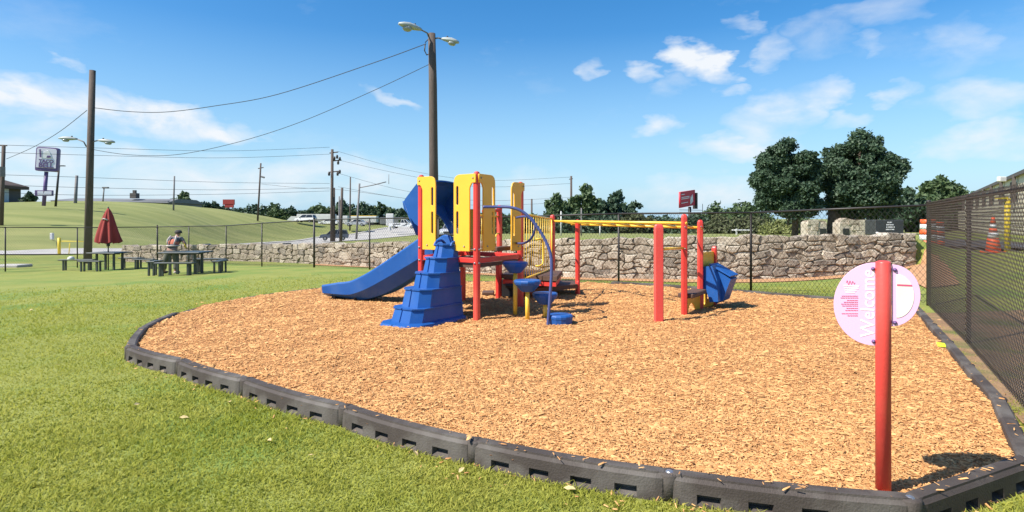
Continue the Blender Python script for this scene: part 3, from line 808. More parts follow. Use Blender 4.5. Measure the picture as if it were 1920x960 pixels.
# ------------------------------------------------------------------ chain link fences with real wires
def fence(name, posts, label, hgt=1.83, pitch=.075, wr_=.0026, thick=(), spikes=False, mesh_d=.03, side=1):
    """posts: list of (x, y) in order"""
    P0 = [Vector((x, y, h(x, y))) for x, y in posts]
    root = empty(name, P0[0], label, 'chain link fence')
    for i, p in enumerate(P0):
        r_ = .038 if i in thick else .026
        pm = MB().tube([p - UP * .1, p + UP * (hgt + (.06 if i in thick else -.02))], r_, 10)
        if i in thick: pm.lathe(p + UP * (hgt + .055), [(.044, 0), (.040, .02), (.02, .04)], 10)
        pm.build('post', M['fence'], root, True)
    for a, b in zip(P0, P0[1:]):
        MB().tube([a + UP * hgt, b + UP * hgt], .021, 8).build('top_rail', M['fence'], root, True)
    V_, Fc = [], []
    def wire(a, b, r=wr_):
        t = (b - a).normalized(); u = t.cross(UP)
        if u.length < 1e-3: return
        u.normalize(); w = u.cross(t); n = len(V_)
        for q in (a, b):
            for k in range(3):
                an = 2 * math.pi * k / 3; V_.append(tuple(q + u * (r * math.cos(an)) + w * (r * math.sin(an))))
        for k in range(3): Fc.append((n + k, n + (k + 1) % 3, n + 3 + (k + 1) % 3, n + 3 + k))
    for a, b in zip(P0, P0[1:]):
        L = Vector((b.x - a.x, b.y - a.y)).length; d = (b - a) / L; nrm_ = Vector((d.y, -d.x, 0)).normalized() * mesh_d * side
        lo_, hi_ = .03, hgt + (.045 if spikes else .0)
        def at(s, z, k): return a + d * s + UP * z + nrm_ * (1 + .12 * k)
        # two families of slanted wires
        steep = 1.35
        n = int((L + (hi_ - lo_) / steep) / pitch) + 1
        run = (hi_ - lo_) / steep
        for i in range(n + 1):
            for sg in (1, -1):
                s0 = i * pitch - (run if sg == 1 else 0); s1 = s0 + (run if sg == 1 else -run) if sg == 1 else i * pitch - run
                if sg == 1: q0, q1 = (s0, lo_), (s0 + run, hi_)
                else: q0, q1 = (i * pitch, lo_), (i * pitch - run, hi_)
                # clip to the span
                def clip(q0, q1):
                    t0, t1 = 0.0, 1.0; ds_ = q1[0] - q0[0]
                    for lim, s_ in ((0, 1), (L, -1)):
                        f0 = (q0[0] - lim) * s_; f1 = (q1[0] - lim) * s_
                        if f0 < 0 and f1 < 0: return None
                        if f0 < 0: t0 = max(t0, f0 / (f0 - f1))
                        if f1 < 0: t1 = min(t1, f0 / (f0 - f1))
                    if t1 - t0 < .01: return None
                    g = lambda t: (q0[0] + ds_ * t, q0[1] + (q1[1] - q0[1]) * t)
                    return g(t0), g(t1)
                c = clip(q0, q1)
                if c: wire(at(*c[0], sg), at(*c[1], sg))
        wire(at(0, .08, 0), at(L, .08, 0), .0035)
    o = np_mesh('wire_mesh', V_, Fc, M['wire'] if spikes else M['fence'], root); inv = Matrix.Translation(-P0[0]); o.data.transform(inv); o['kind'] = 'stuff'
    return root


CORN = (7.60, 10.7)
right_posts = [CORN]
dv = Vector((.505, .863)).normalized()
for k in range(1, 5): right_posts.append((CORN[0] - dv.x * 3.05 * k * 1.0, CORN[1] - dv.y * 3.05 * k))
# near fence runs a hand's width outside the kerb towards the camera's right
right_posts = [CORN, (5.62, 7.32), (3.98, 4.52), (2.42, 1.86), (.86, -.8)]
right_posts = [(x + .08, y) for x, y in right_posts]
right_posts[0] = CORN
fence('near_mesh_fence', right_posts, 'dense black mesh fence close to the camera on the right, running away from it', pitch=.055, wr_=.0028, thick=(0,), spikes=True, mesh_d=.03, side=1)
back_posts = [CORN, (X(1408, 13.2), 13.2), (X(1160, 14.95), 14.95), (X(968, 16.8), 16.8), (X(822, 18.8), 18.8), (X(693, 20.9), 20.9), (X(589, 22.6), 22.6), (X(491, 24.8), 24.8), (X(424, 27.2), 27.2), (X(354, 29.0), 29.0), (X(295, 30.2), 30.2)]
fence('back_mesh_fence', back_posts[1:], 'long black chain link fence in front of the stone wall', thick=(5, 9), pitch=.095, wr_=.0030)
fence('corner_mesh_panel', [CORN, back_posts[1]], 'black chain link span from the fence corner to the first post before the wall', pitch=.095, wr_=.0030)
fence('left_mesh_fence', [back_posts[-1], (X(145, 26.8), 26.8), (X(10, 24.2), 24.2), (X(-140, 21.6), 21.6)], 'black chain link fence behind the red umbrella at the left edge', pitch=.095, wr_=.0030)


def bez(P_, n=24):
    out = []
    for i in range(len(P_) - 1):
        p0 = P_[max(i - 1, 0)]; p1 = P_[i]; p2 = P_[i + 1]; p3 = P_[min(i + 2, len(P_) - 1)]
        for q in range(n // (len(P_) - 1) + 2):
            t = q / (n // (len(P_) - 1) + 2); out.append(.5 * ((2 * p1) + (-p0 + p2) * t + (2 * p0 - 5 * p1 + 4 * p2 - p3) * t * t + (-p0 + 3 * p1 - 3 * p2 + p3) * t ** 3))
    out.append(P_[-1]); return out


# ------------------------------------------------------------------ play tower
def gm(x, y):
    return float(mulch_z(np.array([x]), np.array([y]))[0])


A = Vector((-1.43, 9.26, 0)); B = Vector((-.515, 8.57, 0)); C = Vector((.14, 9.72, 0)); D = Vector((-.88, 10.5, 0))
tower = empty('play_tower', (A.x, A.y, 0), 'red, yellow and blue play tower with slide, stepped climber and stepping pods', 'playground tower')


def red_post(parent, x, y, ztop, s=.088, rot=None, m=None, w=None, cap=True, lean=0.0, name='post'):
    z0 = gm(x, y) - .1; rot = math.atan2((B - A).y, (B - A).x) if rot is None else rot
    u = Vector((math.cos(rot), math.sin(rot), 0)); v = Vector((-u.y, u.x, 0)); w = w or s
    hh_ = ztop - z0; c = Vector((x, y, z0))
    mb = MB(); k = .016
    def rg(z, f=1.0):
        a, b = s / 2 * f, w / 2 * f; return [c + u * p + v * q + UP * z for p, q in ((-a + k * f, -b), (a - k * f, -b), (a, -b + k * f), (a, b - k * f), (a - k * f, b), (-a + k * f, b), (-a, b - k * f), (-a, -b + k * f))]
    rs = [rg(0), rg(hh_ - .06)]
    if cap: rs += [rg(hh_ - .03, .92), rg(hh_ - .01, .7), rg(hh_, .35)]
    else: rs += [rg(hh_)]
    n = len(rs); mb.add([q for r_ in rs for q in r_], [tuple(range(7, -1, -1)), tuple((n - 1) * 8 + i for i in range(8))] + [(a * 8 + i, a * 8 + (i + 1) % 8, a * 8 + 8 + (i + 1) % 8, a * 8 + 8 + i) for a in range(n - 1) for i in range(8)])
    return mb.build(name, m or M['red'], parent, False)


for q, zt in ((A, 2.27), (B, 2.27), (C, 2.19), (D, 1.05)): red_post(tower, q.x, q.y, zt)
# D carries on above the deck on the slide's far side
red_post(tower, -.24, 11.2, 1.84)                                # far post seen between the panels
E = Vector((.83, 12.0, 0)); red_post(tower, E.x, E.y, 1.66)      # post at the end of the bar gate
G2 = Vector((1.30, 11.55, 0)); red_post(tower, -.26, 10.95, .86, .08); red_post(tower, G2.x, G2.y, .36, .07)


def bolt(parent, p, n, r=.014):
    n = n.normalized(); u = n.cross(UP).normalized(); w = u.cross(n)
    MB().lathe(p, [(r, 0), (r * .9, r * .6), (r * .4, r)], 8, (u, w, n)).build('bolt', M['bolt'], parent, True)


def yellow_panel(p, q, side, w=.37, z0=1.10, z1=2.235, flip=False):
    """upright plate from post p towards post q; round on the outer upper corner"""
    u = (q - p).normalized(); n = u.cross(UP); a0 = .05; hh_ = z1 - z0
    ol = rounded([(a0 + .035, 0, 0), (w, 0, .03), (w, hh_, .13), (-.03, hh_, .02), (-.03, hh_ - .13, 0), (a0 - .01, hh_ - .13, .02), (a0 + .035, hh_ - .2, .02)])
    hs = [slot(w - .095, hh_ * .60, w - .05, hh_ - .17), slot(w - .095, hh_ * .22, w - .05, hh_ * .52)]
    o = p + UP * z0 + n * (.052 * side)
    place(plate_mesh(ol, hs, .022, .004), 'yellow_panel', M['yellow'], frame_mat(o, u, UP), tower)
    nn = n * side
    bolt(tower, o + u * .19 + UP * .07 + nn * .012, nn); bolt(tower, o + u * .02 + UP * (hh_ - .06) + nn * .012, nn)


yellow_panel(A, B, 1); yellow_panel(B, A, -1, .40)
yellow_panel(B, C, 1, .42); yellow_panel(C, B, -1, .40, 1.06, 2.17)
yellow_panel(D, C, -1, .34, 1.06, 1.75)
# deck, its rim rails and the brown step block
ce = (A + B + C + D) / 4


def quad_prism(q4, z0, z1, name, m, parent, inset=0.0):
    c = sum((Vector(q) for q in q4), Vector()) / 4; vs = []
    for z in (z0, z1):
        for q in q4:
            q = Vector(q); d = (c - q).normalized(); vs.append(Vector((q.x, q.y, 0)) + d * inset + UP * z)
    return MB().add(vs, [(3, 2, 1, 0), (4, 5, 6, 7)] + [(i, (i + 1) % 4, 4 + (i + 1) % 4, 4 + i) for i in range(4)]).build(name, m, parent)


quad_prism([A, B, C, D], .855, .915, 'deck', M['deck'], tower, .02)
for p, q in ((A, B), (B, C), (C, D), (D, A)):
    u = (q - p).normalized(); n = u.cross(UP)
    MB().box((p + q) / 2 + UP * .965, ((q - p).length - .09, .035, .075), (u, n, UP), .008).build('deck_rail', M['red'], tower)
for q_ in (A, B, C):
    for a_, z_ in ((.0, 1.13), (1.57, 1.13), (.0, .93), (1.57, .93), (0, 2.15)):
        n_ = Vector((-.60, -.80, 0)) if a_ == 0 else Vector((.80, -.60, 0))
        MB().lathe(q_ + n_ * .042 + UP * z_, [(.018, 0), (.018, .012), (.010, .018)], 8, (n_.cross(UP), UP, n_)).build('clamp_bolt', M['bolt'], tower, True)
u = (C - B).normalized()
MB().box(B.lerp(C, .52) + Vector((.0, .25, 1.10)), (.42, .12, .07), (u, u.cross(UP), UP), .01).build('step_block', M['deck'], tower)
# lower decks stepping down to the right
quad_prism([(-.2, 11.0, 0), (.80, 10.5, 0), (1.0, 11.7, 0), (.0, 12.2, 0)], .46, .54, 'lower_deck', M['deck'], tower)
quad_prism([(-.2, 11.0, 0), (.80, 10.5, 0), (1.0, 11.7, 0), (.0, 12.2, 0)], .36, .44, 'deck_rim', M['red'], tower, .03)
quad_prism([(.35, 10.75, 0), (1.28, 11.45, 0), (1.30, 12.2, 0), (.55, 12.3, 0)], .22, .30, 'transfer_step', M['deck'], tower)
MB().tube([(-.12, 10.9, .34), (.5, 10.95, .30), (.86, 11.3, .28)], .04, 10).build('support_pipe', M['dark'], tower, True)
MB().box((-.02, 11.25, .26), (.35, .30, .30)).build('tunnel_box', M['dark'], tower)
MB().box((-.46, 11.35, gm(-.46, 11.35) + .045), (.23, .3, .07), None, .015).build('ground_step', M['deck'], tower)
# bar gate between C and E
def bar_gate(p, q, z0a, z1a, z1b, n, loop=True):
    g = MB(); u = (q - p).normalized(); L = (q - p).length
    f = lambda t, z: p.lerp(q, t) + UP * z
    top = lambda t: z1a + (z1b - z1a) * t
    rail = MB().tube([f(.03, z0a), f(.97, z0a)], .017, 8).tube([f(.03, top(0)), f(.97, top(1))], .017, 8).tube([f(.03, z0a), f(.03, top(0))], .015, 8).tube([f(.97, z0a), f(.97, top(1))], .015, 8)
    ro = rail.build('gate_frame', M['yellow_t'], tower, True)
    for k in range(1, n):
        t = .03 + .94 * k / n; MB().tube([f(t, z0a), f(t, top(t))], .0075, 6).build('bar', M['yellow_t'], tower, True)
    if loop:
        nn = u.cross(UP) * .07; pts = [f(.42, .72), f(.42, .72) + nn, f(.45, .74) + nn * 1.3 + u * .08, f(.45, .80) + nn * 1.3 + u * .13, f(.45, 1.12) + nn * 1.3 + u * .13, f(.45, 1.19) + nn * 1.3 + u * .08, f(.42, 1.21) + nn, f(.42, 1.21)]
        MB().tube(pts, .016, 8).build('grab_loop', M['yellow_t'], tower, True)


bar_gate(C, E, .56, 1.66, 1.58, 14)
bar_gate(D, Vector((-.24, 11.2, 0)), 1.0, 1.66, 1.62, 6, False)
pts = [Vector((-.24, 11.2, 1.02)), Vector((-.30, 11.0, 1.05)), Vector((-.33, 10.95, 1.2)), Vector((-.28, 11.05, 1.3)), Vector((-.24, 11.2, 1.3))]
MB().tube(pts, .015, 8).build('grab_loop', M['yellow_t'], tower, True)
MB().tube([Vector((-.24, 11.15, 1.74)), Vector((-.55, 10.95, 1.72))], .03, 10).build('cross_tube', M['red'], tower, True)


# slide: straight open chute from the deck's left side down to the lawn side
def slide():
    base = (A + D) / 2; dirn = Vector((-.80, .46, 0)).normalized(); side = Vector((dirn.y, -dirn.x, 0))   # side: towards the far rim
    if side.y > 0: side = -side      # near side
    prof = [(0.0, .99), (.18, .97), (.45, .83), (.9, .60), (1.4, .36), (1.75, .235), (1.95, .205), (2.25, .20), (2.52, .20)]
    k = 1.02
    w = .27; t = empty('slide', (base.x, base.y, 0), None, None)
    t.parent = tower; t.location = base - Vector((A.x, A.y, 0))
    def cs(s, z, i):
        n = len(prof); wall = float(np.interp(s, [0, .2, .8, 1.6, 2.1, 2.5], [.26, .33, .30, .25, .21, .14]))
        be = np.interp(s, [0, .5, 1.1, 1.6, 1.9, 2.1], [.18, .23, .24, .17, .11, .09])
        c = base + dirn * s * k; o = []
        for a, b in ((-w - .035, wall - .02), (-w - .02, wall + .01), (-w, wall - .01), (-w + .03, .07), (-w + .12, 0), (0, -.012), (w - .12, 0), (w - .03, .07), (w, wall - .01), (w + .02, wall + .01), (w + .035, wall - .02),
                     (w + .02, .0), (w - .13, -be * .92), (0, -be), (-w + .13, -be * .92), (-w - .02, .0)):
            o.append(c + side * a + UP * (z + b))
        return o
    # refine the profile
    fine = []
    for i in range(len(prof) - 1):
        for q in range(4):
            tt = q / 4; p0 = prof[max(i - 1, 0)]; p1 = prof[i]; p2 = prof[i + 1]; p3 = prof[min(i + 2, len(prof) - 1)]
            cr = lambda a, b, c_, d: .5 * ((2 * b) + (-a + c_) * tt + (2 * a - 5 * b + 4 * c_ - d) * tt * tt + (-a + 3 * b - 3 * c_ + d) * tt ** 3)
            fine.append((cr(p0[0], p1[0], p2[0], p3[0]), cr(p0[1], p1[1], p2[1], p3[1])))
    fine.append(prof[-1])
    rs = [cs(s, z, 0) for s, z in fine]; n = len(rs[0]); mb = MB()
    mb.add([q for r_ in rs for q in r_], [(a * n + i, a * n + (i + 1) % n, (a + 1) * n + (i + 1) % n, (a + 1) * n + i) for a in range(len(rs) - 1) for i in range(n)] + [tuple(range(n)), tuple((len(rs) - 1) * n + i for i in reversed(range(n)))])
    mb.build('chute', M['blue'], t)
    for s_, zt in ((1.85, .17), (2.36, .16)):
        c = base + dirn * s_
        z0 = gm(c.x, c.y); MB().box(c + UP * ((zt + z0 - .06) / 2), (.06, .4, max(.06, zt - z0 + .06)), (dirn, side, UP)).build('slide_foot', M['dark'], t)
    # hooded entry: two cheeks, a sloping roof and an outer plate with an arched opening
    ax = (D - A).normalized(); Wd = (D - A).length; od = ax.cross(UP).normalized()
    if od.x > 0: od = -od
    hp = [(-.02, 2.19), (.05, 2.18), (.13, 2.13), (.34, 1.90), (.385, 1.82), (.365, 1.74), (.16, 1.50), (.02, 1.42), (-.02, 1.42)]
    for q_, nm in ((A + ax * .05, 'hood_cheek'), (D - ax * .07, 'hood_cheek')):
        MB().prism(hp, q_, od, UP, ax * .025).build(nm, M['blue'], t)
    def sheet(pf, name):
        mb = MB(); N_ = 10
        for (s_, z_) in pf:
            for k_ in range(N_ + 1):
                w_ = k_ / N_; cr_ = .05 * 4 * w_ * (1 - w_); mb.v.append(tuple(A + ax * (.052 + (Wd - .10) * w_) + od * s_ + UP * (z_ + cr_)))
        m_ = len(pf)
        for a_ in range(m_ - 1):
            for k_ in range(N_): mb.f.append((a_ * (N_ + 1) + k_, a_ * (N_ + 1) + k_ + 1, (a_ + 1) * (N_ + 1) + k_ + 1, (a_ + 1) * (N_ + 1) + k_))
        nv = len(mb.v); mb.v += [tuple(Vector(v) - UP * .022 - od * .012) for v in mb.v]; mb.f += [tuple(nv + i_ for i_ in reversed(f)) for f in list(mb.f)]
        for k_ in range(N_):
            for a_ in (0, m_ - 1): mb.f.append((a_ * (N_ + 1) + k_, a_ * (N_ + 1) + k_ + 1, nv + a_ * (N_ + 1) + k_ + 1, nv + a_ * (N_ + 1) + k_))
        return mb.build(name, M['blue'], t, False)
    sheet([(-.03, 2.17), (.05, 2.165), (.13, 2.115), (.33, 1.895), (.372, 1.83)], 'hood_roof')
    # outer plate, leaning back towards the chute, arched hole
    o_ = A + ax * (Wd / 2) + od * .365 + UP * 1.82; dn_ = (od * -.30 + UP * -.62).normalized(); hw = Wd / 2 - .05
    ol = [(-hw, -.045), (hw, -.045), (hw, .56)] + [(.44 * math.cos(a_ / 14 * math.pi), .56 - .48 * math.sin(a_ / 14 * math.pi) ** .8) for a_ in range(0, 15)] + [(-hw, .56)]
    place(plate_mesh(ol, [], .026, .005), 'hood_front', M['blue'], frame_mat(o_, ax, dn_), t)


slide()


# stepped blue climber in front of the opening between A and B
def climber():
    mid = A.lerp(B, .51); dn = Vector((-.60, -.80, 0)).normalized(); ac = Vector((.80, -.60, 0)).normalized()
    t = empty('stepped_climber', mid - Vector((A.x, A.y, 0))); t.parent = tower
    z0 = gm(mid.x + dn.x, mid.y + dn.y)
    levels = [z0 + .045, .335, .585, .80, 1.01, 1.20]
    # outward reach at bottom and top of each tier, half widths
    T = [(.98, .92, .30, .285), (.80, .745, .275, .26), (.60, .555, .25, .235), (.43, .385, .225, .21), (.25, .20, .20, .185)]
    def ringp(s, wd, z, ch):
        return [mid + dn * a + ac * b + UP * z for a, b in ((.0, -wd), (s - ch, -wd), (s, -wd + ch * .9), (s + .012, -.012), (s - .012, 0), (s + .012, .012), (s, wd - ch * .9), (s - ch, wd), (.0, wd))]
    for i, (sb, st, wb, wt) in enumerate(T):
        za, zb = levels[i], levels[i + 1]; ch = .13
        mb = MB()
        r0, r1 = ringp(sb, wb, za, ch), ringp(st, wt, zb - .018, ch); r1b = ringp(st + .016, wt + .016, zb - .018, ch); r2 = ringp(st + .016, wt + .016, zb, ch)
        rs = [r0, r1, r1b, r2]; n = 9
        mb.add([q for r_ in rs for q in r_], [tuple(reversed(range(n))), tuple(3 * n + i_ for i_ in range(n))] + [(a * n + k, a * n + (k + 1) % n, a * n + n + (k + 1) % n, a * n + n + k) for a in range(3) for k in range(n)])
        mb.build('tier', M['blue'], t)
    # spread base plate
    r0 = ringp(1.16, .40, z0 - .05, .15); r1 = ringp(1.11, .375, z0 + .035, .15); r2 = ringp(1.00, .33, z0 + .05, .15); n = 9
    MB().add([q for r_ in (r0, r1, r2) for q in r_], [tuple(reversed(range(n))), tuple(2 * n + i_ for i_ in range(n))] + [(a * n + k, a * n + (k + 1) % n, a * n + n + (k + 1) % n, a * n + n + k) for a in range(2) for k in range(n)]).build('base_plate', M['blue'], t)
    # two raised hand grips at the head of the climber
    for sg in (-1, 1):
        pts = bez([mid + dn * .13 + ac * (.17 * sg) + UP * 1.17, mid + dn * .09 + ac * (.17 * sg) + UP * 1.225, mid + dn * -.03 + ac * (.18 * sg) + UP * 1.245, mid + dn * -.12 + ac * (.18 * sg) + UP * 1.19], 12)
        MB().tube(pts, .02, 8).build('grip', M['blue'], t, True)


climber()

# stepping pods and their arched rail
for (px, yb, ztop, r_, d) in ((966, 591, .92, .195, 9.0), (989, 599, .68, .20, 8.62), (1022, 594, .47, .19, 8.8), (1050, 604, .215, .185, 8.38)):
    x = X(px, d); g0 = gm(x, d) - .08
    t = empty('stepping_pod', (x - A.x, d - A.y, 0)); t.parent = tower
    if ztop > .3:
        MB().lathe((x, d, ztop - .17), [(.085, 0), (.105, .015), (r_ * .93, .105), (r_, .135), (r_, .155), (r_ * .94, .17), (r_ * .6, .173)], 12).build('pod_cup', M['blue'], t, False)
        MB().tube([(x, d, g0), (x, d, ztop - .15)], .032, 12).build('pod_pole', M['yellow_t'], t, True)
    else:
        MB().lathe((x, d, g0), [(r_ * .9, 0), (r_ * .97, ztop - g0 - .06), (r_, ztop - g0 - .05), (r_, ztop - g0 - .02), (r_ * .9, ztop - g0), (r_ * .5, ztop - g0 + .004)], 16).build('pod_cup', M['blue'], t, False)


arc = [P(906, 388, 8.55), P(930, 388, 8.55), P(958, 389, 8.5), P(980, 397, 8.46), P(1000, 416, 8.42), P(1020, 446, 8.38), P(1032, 476, 8.34), P(1034, 510, 8.31), P(1031, 560, 8.28), P(1027, 612, 8.25)]
MB().tube(bez(arc, 50), .022, 10).build('arched_rail', M['blue_t'], tower, True)
lp = [P(968, 408, 9.4), P(985, 406, 9.1), P(999, 412, 8.8), P(1003, 430, 8.75), P(995, 448, 8.9), P(982, 456, 9.2), P(966, 456, 9.5)]
MB().tube(bez(lp, 30), .018, 8).build('rail_loop', M['blue_t'], tower, True)

# ------------------------------------------------------------------ overhead bars, plank post and the little counter at their end
bars = empty('overhead_bars', (2.65, 9.04, 0), 'yellow overhead bars on tall square red posts right of the play tower', 'overhead bars')
Q1 = (X(1283, 9.04), 9.04); Q2 = (X(1313, 9.75), 9.75); Q3 = (X(1235, 8.44), 8.44); Q4 = (X(1083, 11.6), 11.6)
rt = math.atan2(.6, .5)
red_post(bars, *Q1, 1.65, .085, rt - .9); red_post(bars, *Q2, 1.56, .085, rt - .9); red_post(bars, *Q4, 1.56, .08)
red_post(bars, *Q3, 1.505, .135, .12, M['red_plank'], .06, name='plank_post')
zr = 1.545
ra0, ra1 = Vector((.84, 12.0, 1.53)), Vector((Q1[0], Q1[1], 1.51)); rb0, rb1 = Vector((Q4[0] - .1, Q4[1] + .2, 1.47)), Vector((Q2[0] + .04, Q2[1], 1.43))
MB().tube([ra0, ra1 + (ra1 - ra0).normalized() * .05], .024, 10).build('long_rail', M['yellow_t'], bars, True)
MB().tube([rb0, rb1], .024, 10).build('long_rail', M['yellow_t'], bars, True)
for k in range(9):
    t = .06 + .88 * k / 8; MB().tube([ra0.lerp(ra1, t), rb0.lerp(rb1, t)], .016, 8).build('rung', M['yellow_t'], bars, True)
MB().tube([Vector((*Q3, 1.12)) + Vector((.04, .03, .02)), Vector((*Q1, 1.13))], .018, 8).build('low_rung', M['yellow_t'], bars, True)
MB().tube([Vector((Q2[0], Q2[1], 1.50)), Vector((Q2[0] + .01, Q2[1] - .02, 1.40))], .03, 8).build('rail_clamp', M['yellow_t'], bars, True)
for q, z in ((Q1, 1.45), (Q1, 1.12), (Q2, 1.45)): bolt(bars, Vector((q[0], q[1] - .045, z)), Vector((-.2, -1, 0)), .012)

shop = empty('play_counter', (Q2[0], Q2[1], 0), 'low yellow play counter with a brown shelf and a big blue folded chute', 'play counter')
u = (Vector(Q2) - Vector(Q1)).normalized().to_3d(); L = (Vector(Q2) - Vector(Q1)).length; n = u.cross(UP); q1 = Vector((*Q1, 0)); g0 = gm(*Q1)
MB().box(q1 + u * (L / 2) + UP * .385 - n * .0, (L - .1, .24, .07), (u, n, UP), .012).build('shelf', M['deck'], shop)
ol = rounded([(0, 0, 0), (.1, 0, .02), (.16, .13, .05), (.30, .17, .05), (.42, .12, .05), (.55, 0, .02), (L - .08, 0, 0), (L - .08, .27, .02), (0, .27, .02)])
place(plate_mesh(ol, [], .02, .003), 'skirt_panel', M['yellow'], frame_mat(q1 + u * .05 + UP * (g0 - .02), u, UP), shop)
q2 = Vector((*Q2, 0)); v2 = Vector((.62, .785, 0)).normalized(); q5 = q2 + v2 * .62
hs = [slot(.08, .10, .15, .34), circ(.30, .23, .06, 12)]
ol = rounded([(0, 0, 0), (.60, 0, .02), (.60, .98, .03), (0, .98, .03)])
place(plate_mesh(ol, hs, .02, .003), 'counter_panel', M['yellow'], frame_mat(q2 + v2 * .05 + UP * (gm(q5.x, q5.y) - .03), v2, UP), shop)
red_post(shop, q5.x + .03, q5.y + .03, 1.10, .085)
# blue folded chute: two wedge boxes hung on the panel's outer side
nn = Vector((.785, -.62, 0))
k = q2 + v2 * .05
def wedge(o, prof, ext, name):
    mb = MB(); mb.prism(prof, o, nn, UP, ext); return mb.build(name, M['blue'], shop)
wedge(k + v2 * .00 + nn * .02, [(0, .40), (.02, .78), (.16, .80), (.24, .58), (.26, .22), (.12, .20), (.06, .40)], v2 * .20, 'chute_cheek')
wedge(k + v2 * .16 + nn * .03, [(.0, .36), (.02, .76), (.10, .79), (.40, .58), (.34, .42), (.27, .22), (.16, .16), (.06, .24)], v2 * .34, 'chute_body')
MB().box(k + v2 * .33 + nn * .26 + UP * .72, (.40, .40, .025), ((nn - UP * .52).normalized(), v2, (UP + nn * .52).normalized()), .006).build('chute_lid', M['blue'], shop)

# ------------------------------------------------------------------ welcome sign
def sign():
    d = 3.18; x = X(1656, d); z0 = gm(x, d) - .06
    t = empty('welcome_sign', (x, d, z0 + .06), 'pink half round welcome sign in two pieces on a smooth red post', 'sign')
    ztop = EYE - (490 - HY) / F * d
    MB().lathe((x, d, z0), [(.0375, 0), (.0375, ztop - z0 - .008), (.034, ztop - z0 - .002), (.02, ztop - z0 + .004)], 28).build('post', M['salmon'], t, True)
    k = F / d; sa = R(27); u = Vector((math.cos(sa), -math.sin(sa), 0)); nf = Vector((-math.sin(sa), -math.cos(sa), 0)); o0 = Vector((x, d, 0))
    def S(px, py, off):      # where the sight line through a photo pixel meets the sign's plane
        c = Vector((0, 0, EYE)); r_ = (P(px, py, 1) - c); tt = (o0 + nf * off - c).dot(nf) / r_.dot(nf); return c + r_ * tt
    def outline(pix, off):
        o = S(1656, 560, off); return [((S(a_, b_, off) - o).dot(u), (S(a_, b_, off) - o).z) for a_, b_ in pix], o
    def arc_(cx_, cy_, rx, ry, a0, a1, n=30): return [(cx_ + rx * math.cos(R(a0 + (a1 - a0) * i / n)), cy_ + ry * math.sin(R(a0 + (a1 - a0) * i / n))) for i in range(n + 1)]
    def pl(pix, off, th, name, m, bev=.0012):
        ol, o = outline(pix, off); return place(plate_mesh(ol, [], th, bev), name, m, frame_mat(o, u, UP), t)
    pl(arc_(1642, 570, 79, 78, 90, 270), .0, .006, 'left_panel', M['pink'])
    pl(arc_(1672, 554, 54, 58, -90, 90), .0, .006, 'right_panel', M['pink'])
    pl(arc_(1681, 555, 33, 41, -90, 90), .0045, .002, 'white_field', M['signcream'], .0003)
    def bar(x0, x1, py, hpx, off, mb, th=.0008):
        a_, b_ = S(x0, py, off), S(x1, py, off); mb.box((a_ + b_) / 2, ((b_ - a_).length, th, hpx / k), (u, -nf, UP)); return mb
    bar(1682, 1710, 535, 3.2, .0062, MB()).build('red_band', M['signred'], t)
    for (px, py) in ((1637, 504), (1638, 640), (1678, 506), (1678, 605)):
        c = S(px, py, .003)
        MB().lathe(c, [(.0105, 0), (.010, .006), (.006, .010), (.005, .014)], 12, (u, UP, nf)).build('bolt', M['signpurple'], t, True)
        MB().box(c + u * (.018 if px < 1656 else -.018) - nf * .010, (.040, .006, .014), (u, -nf, UP)).build('bracket', M['signpurple'], t)
    tm = text_mesh('Welcome', .105, .0006, bold=.0006)
    xs = [v.co.x for v in tm.vertices]; ys = [v.co.y for v in tm.vertices]; tm.transform(Matrix.Scale((128 / k) / (max(xs) - min(xs)), 4))
    place(tm, 'welcome_lettering', M['signwhite'], frame_mat(S(1628, 569, .0042), UP, -u), t)
    mb = MB(); r_ = random.Random(3)
    for i, (py, x0, x1) in enumerate([(555, 1578, 1609), (558.5, 1576, 1610), (563, 1588, 1609), (566.5, 1582, 1609), (570, 1577, 1609), (573.5, 1579, 1609), (578, 1587, 1609), (582, 1585, 1609), (588, 1578, 1609), (592, 1589, 1609)]):
        xx = x0
        while xx < x1 - 1:
            w = min(r_.uniform(2, 6), x1 - xx); bar(xx, xx + w * .85, py, 1.25, .0045, mb); xx += w
    mb.build('small_print', M['signred'], t)
    mb = MB()
    for py, x0, x1 in ((536, 1582, 1611), (540, 1583, 1610), (544, 1584, 1606), (548, 1585, 1603)): bar(x0, x1, py, 2.4, .0045, mb)
    mb.build('white_print', M['signwhite'], t)
    pts = []
    for i in range(40):
        s = i / 39; pts.append(S(1587 + 16 * s, 530 - 4.5 * (1 - .5 * s) * math.sin(s * 19), .005))
    MB().tube(pts, .0011, 4).build('script_logo', M['signred'], t)


sign()
sc = MB(); q = P(1731, 634, 7.0); zz = gm(X(1731, 6.7), 6.7)
sc.add([(q.x - .04, 6.7, zz + .02), (q.x + .05, 6.66, zz + .015), (q.x + .06, 6.74, zz + .05), (q.x - .02, 6.76, zz + .055), (q.x + .01, 6.68, zz + .03)], [(0, 1, 4), (1, 2, 4), (2, 3, 4), (3, 0, 4)])
tag(sc.build('paper_scrap', M['litter']), 'lime green scrap lying on the mulch by the near fence', 'scrap')


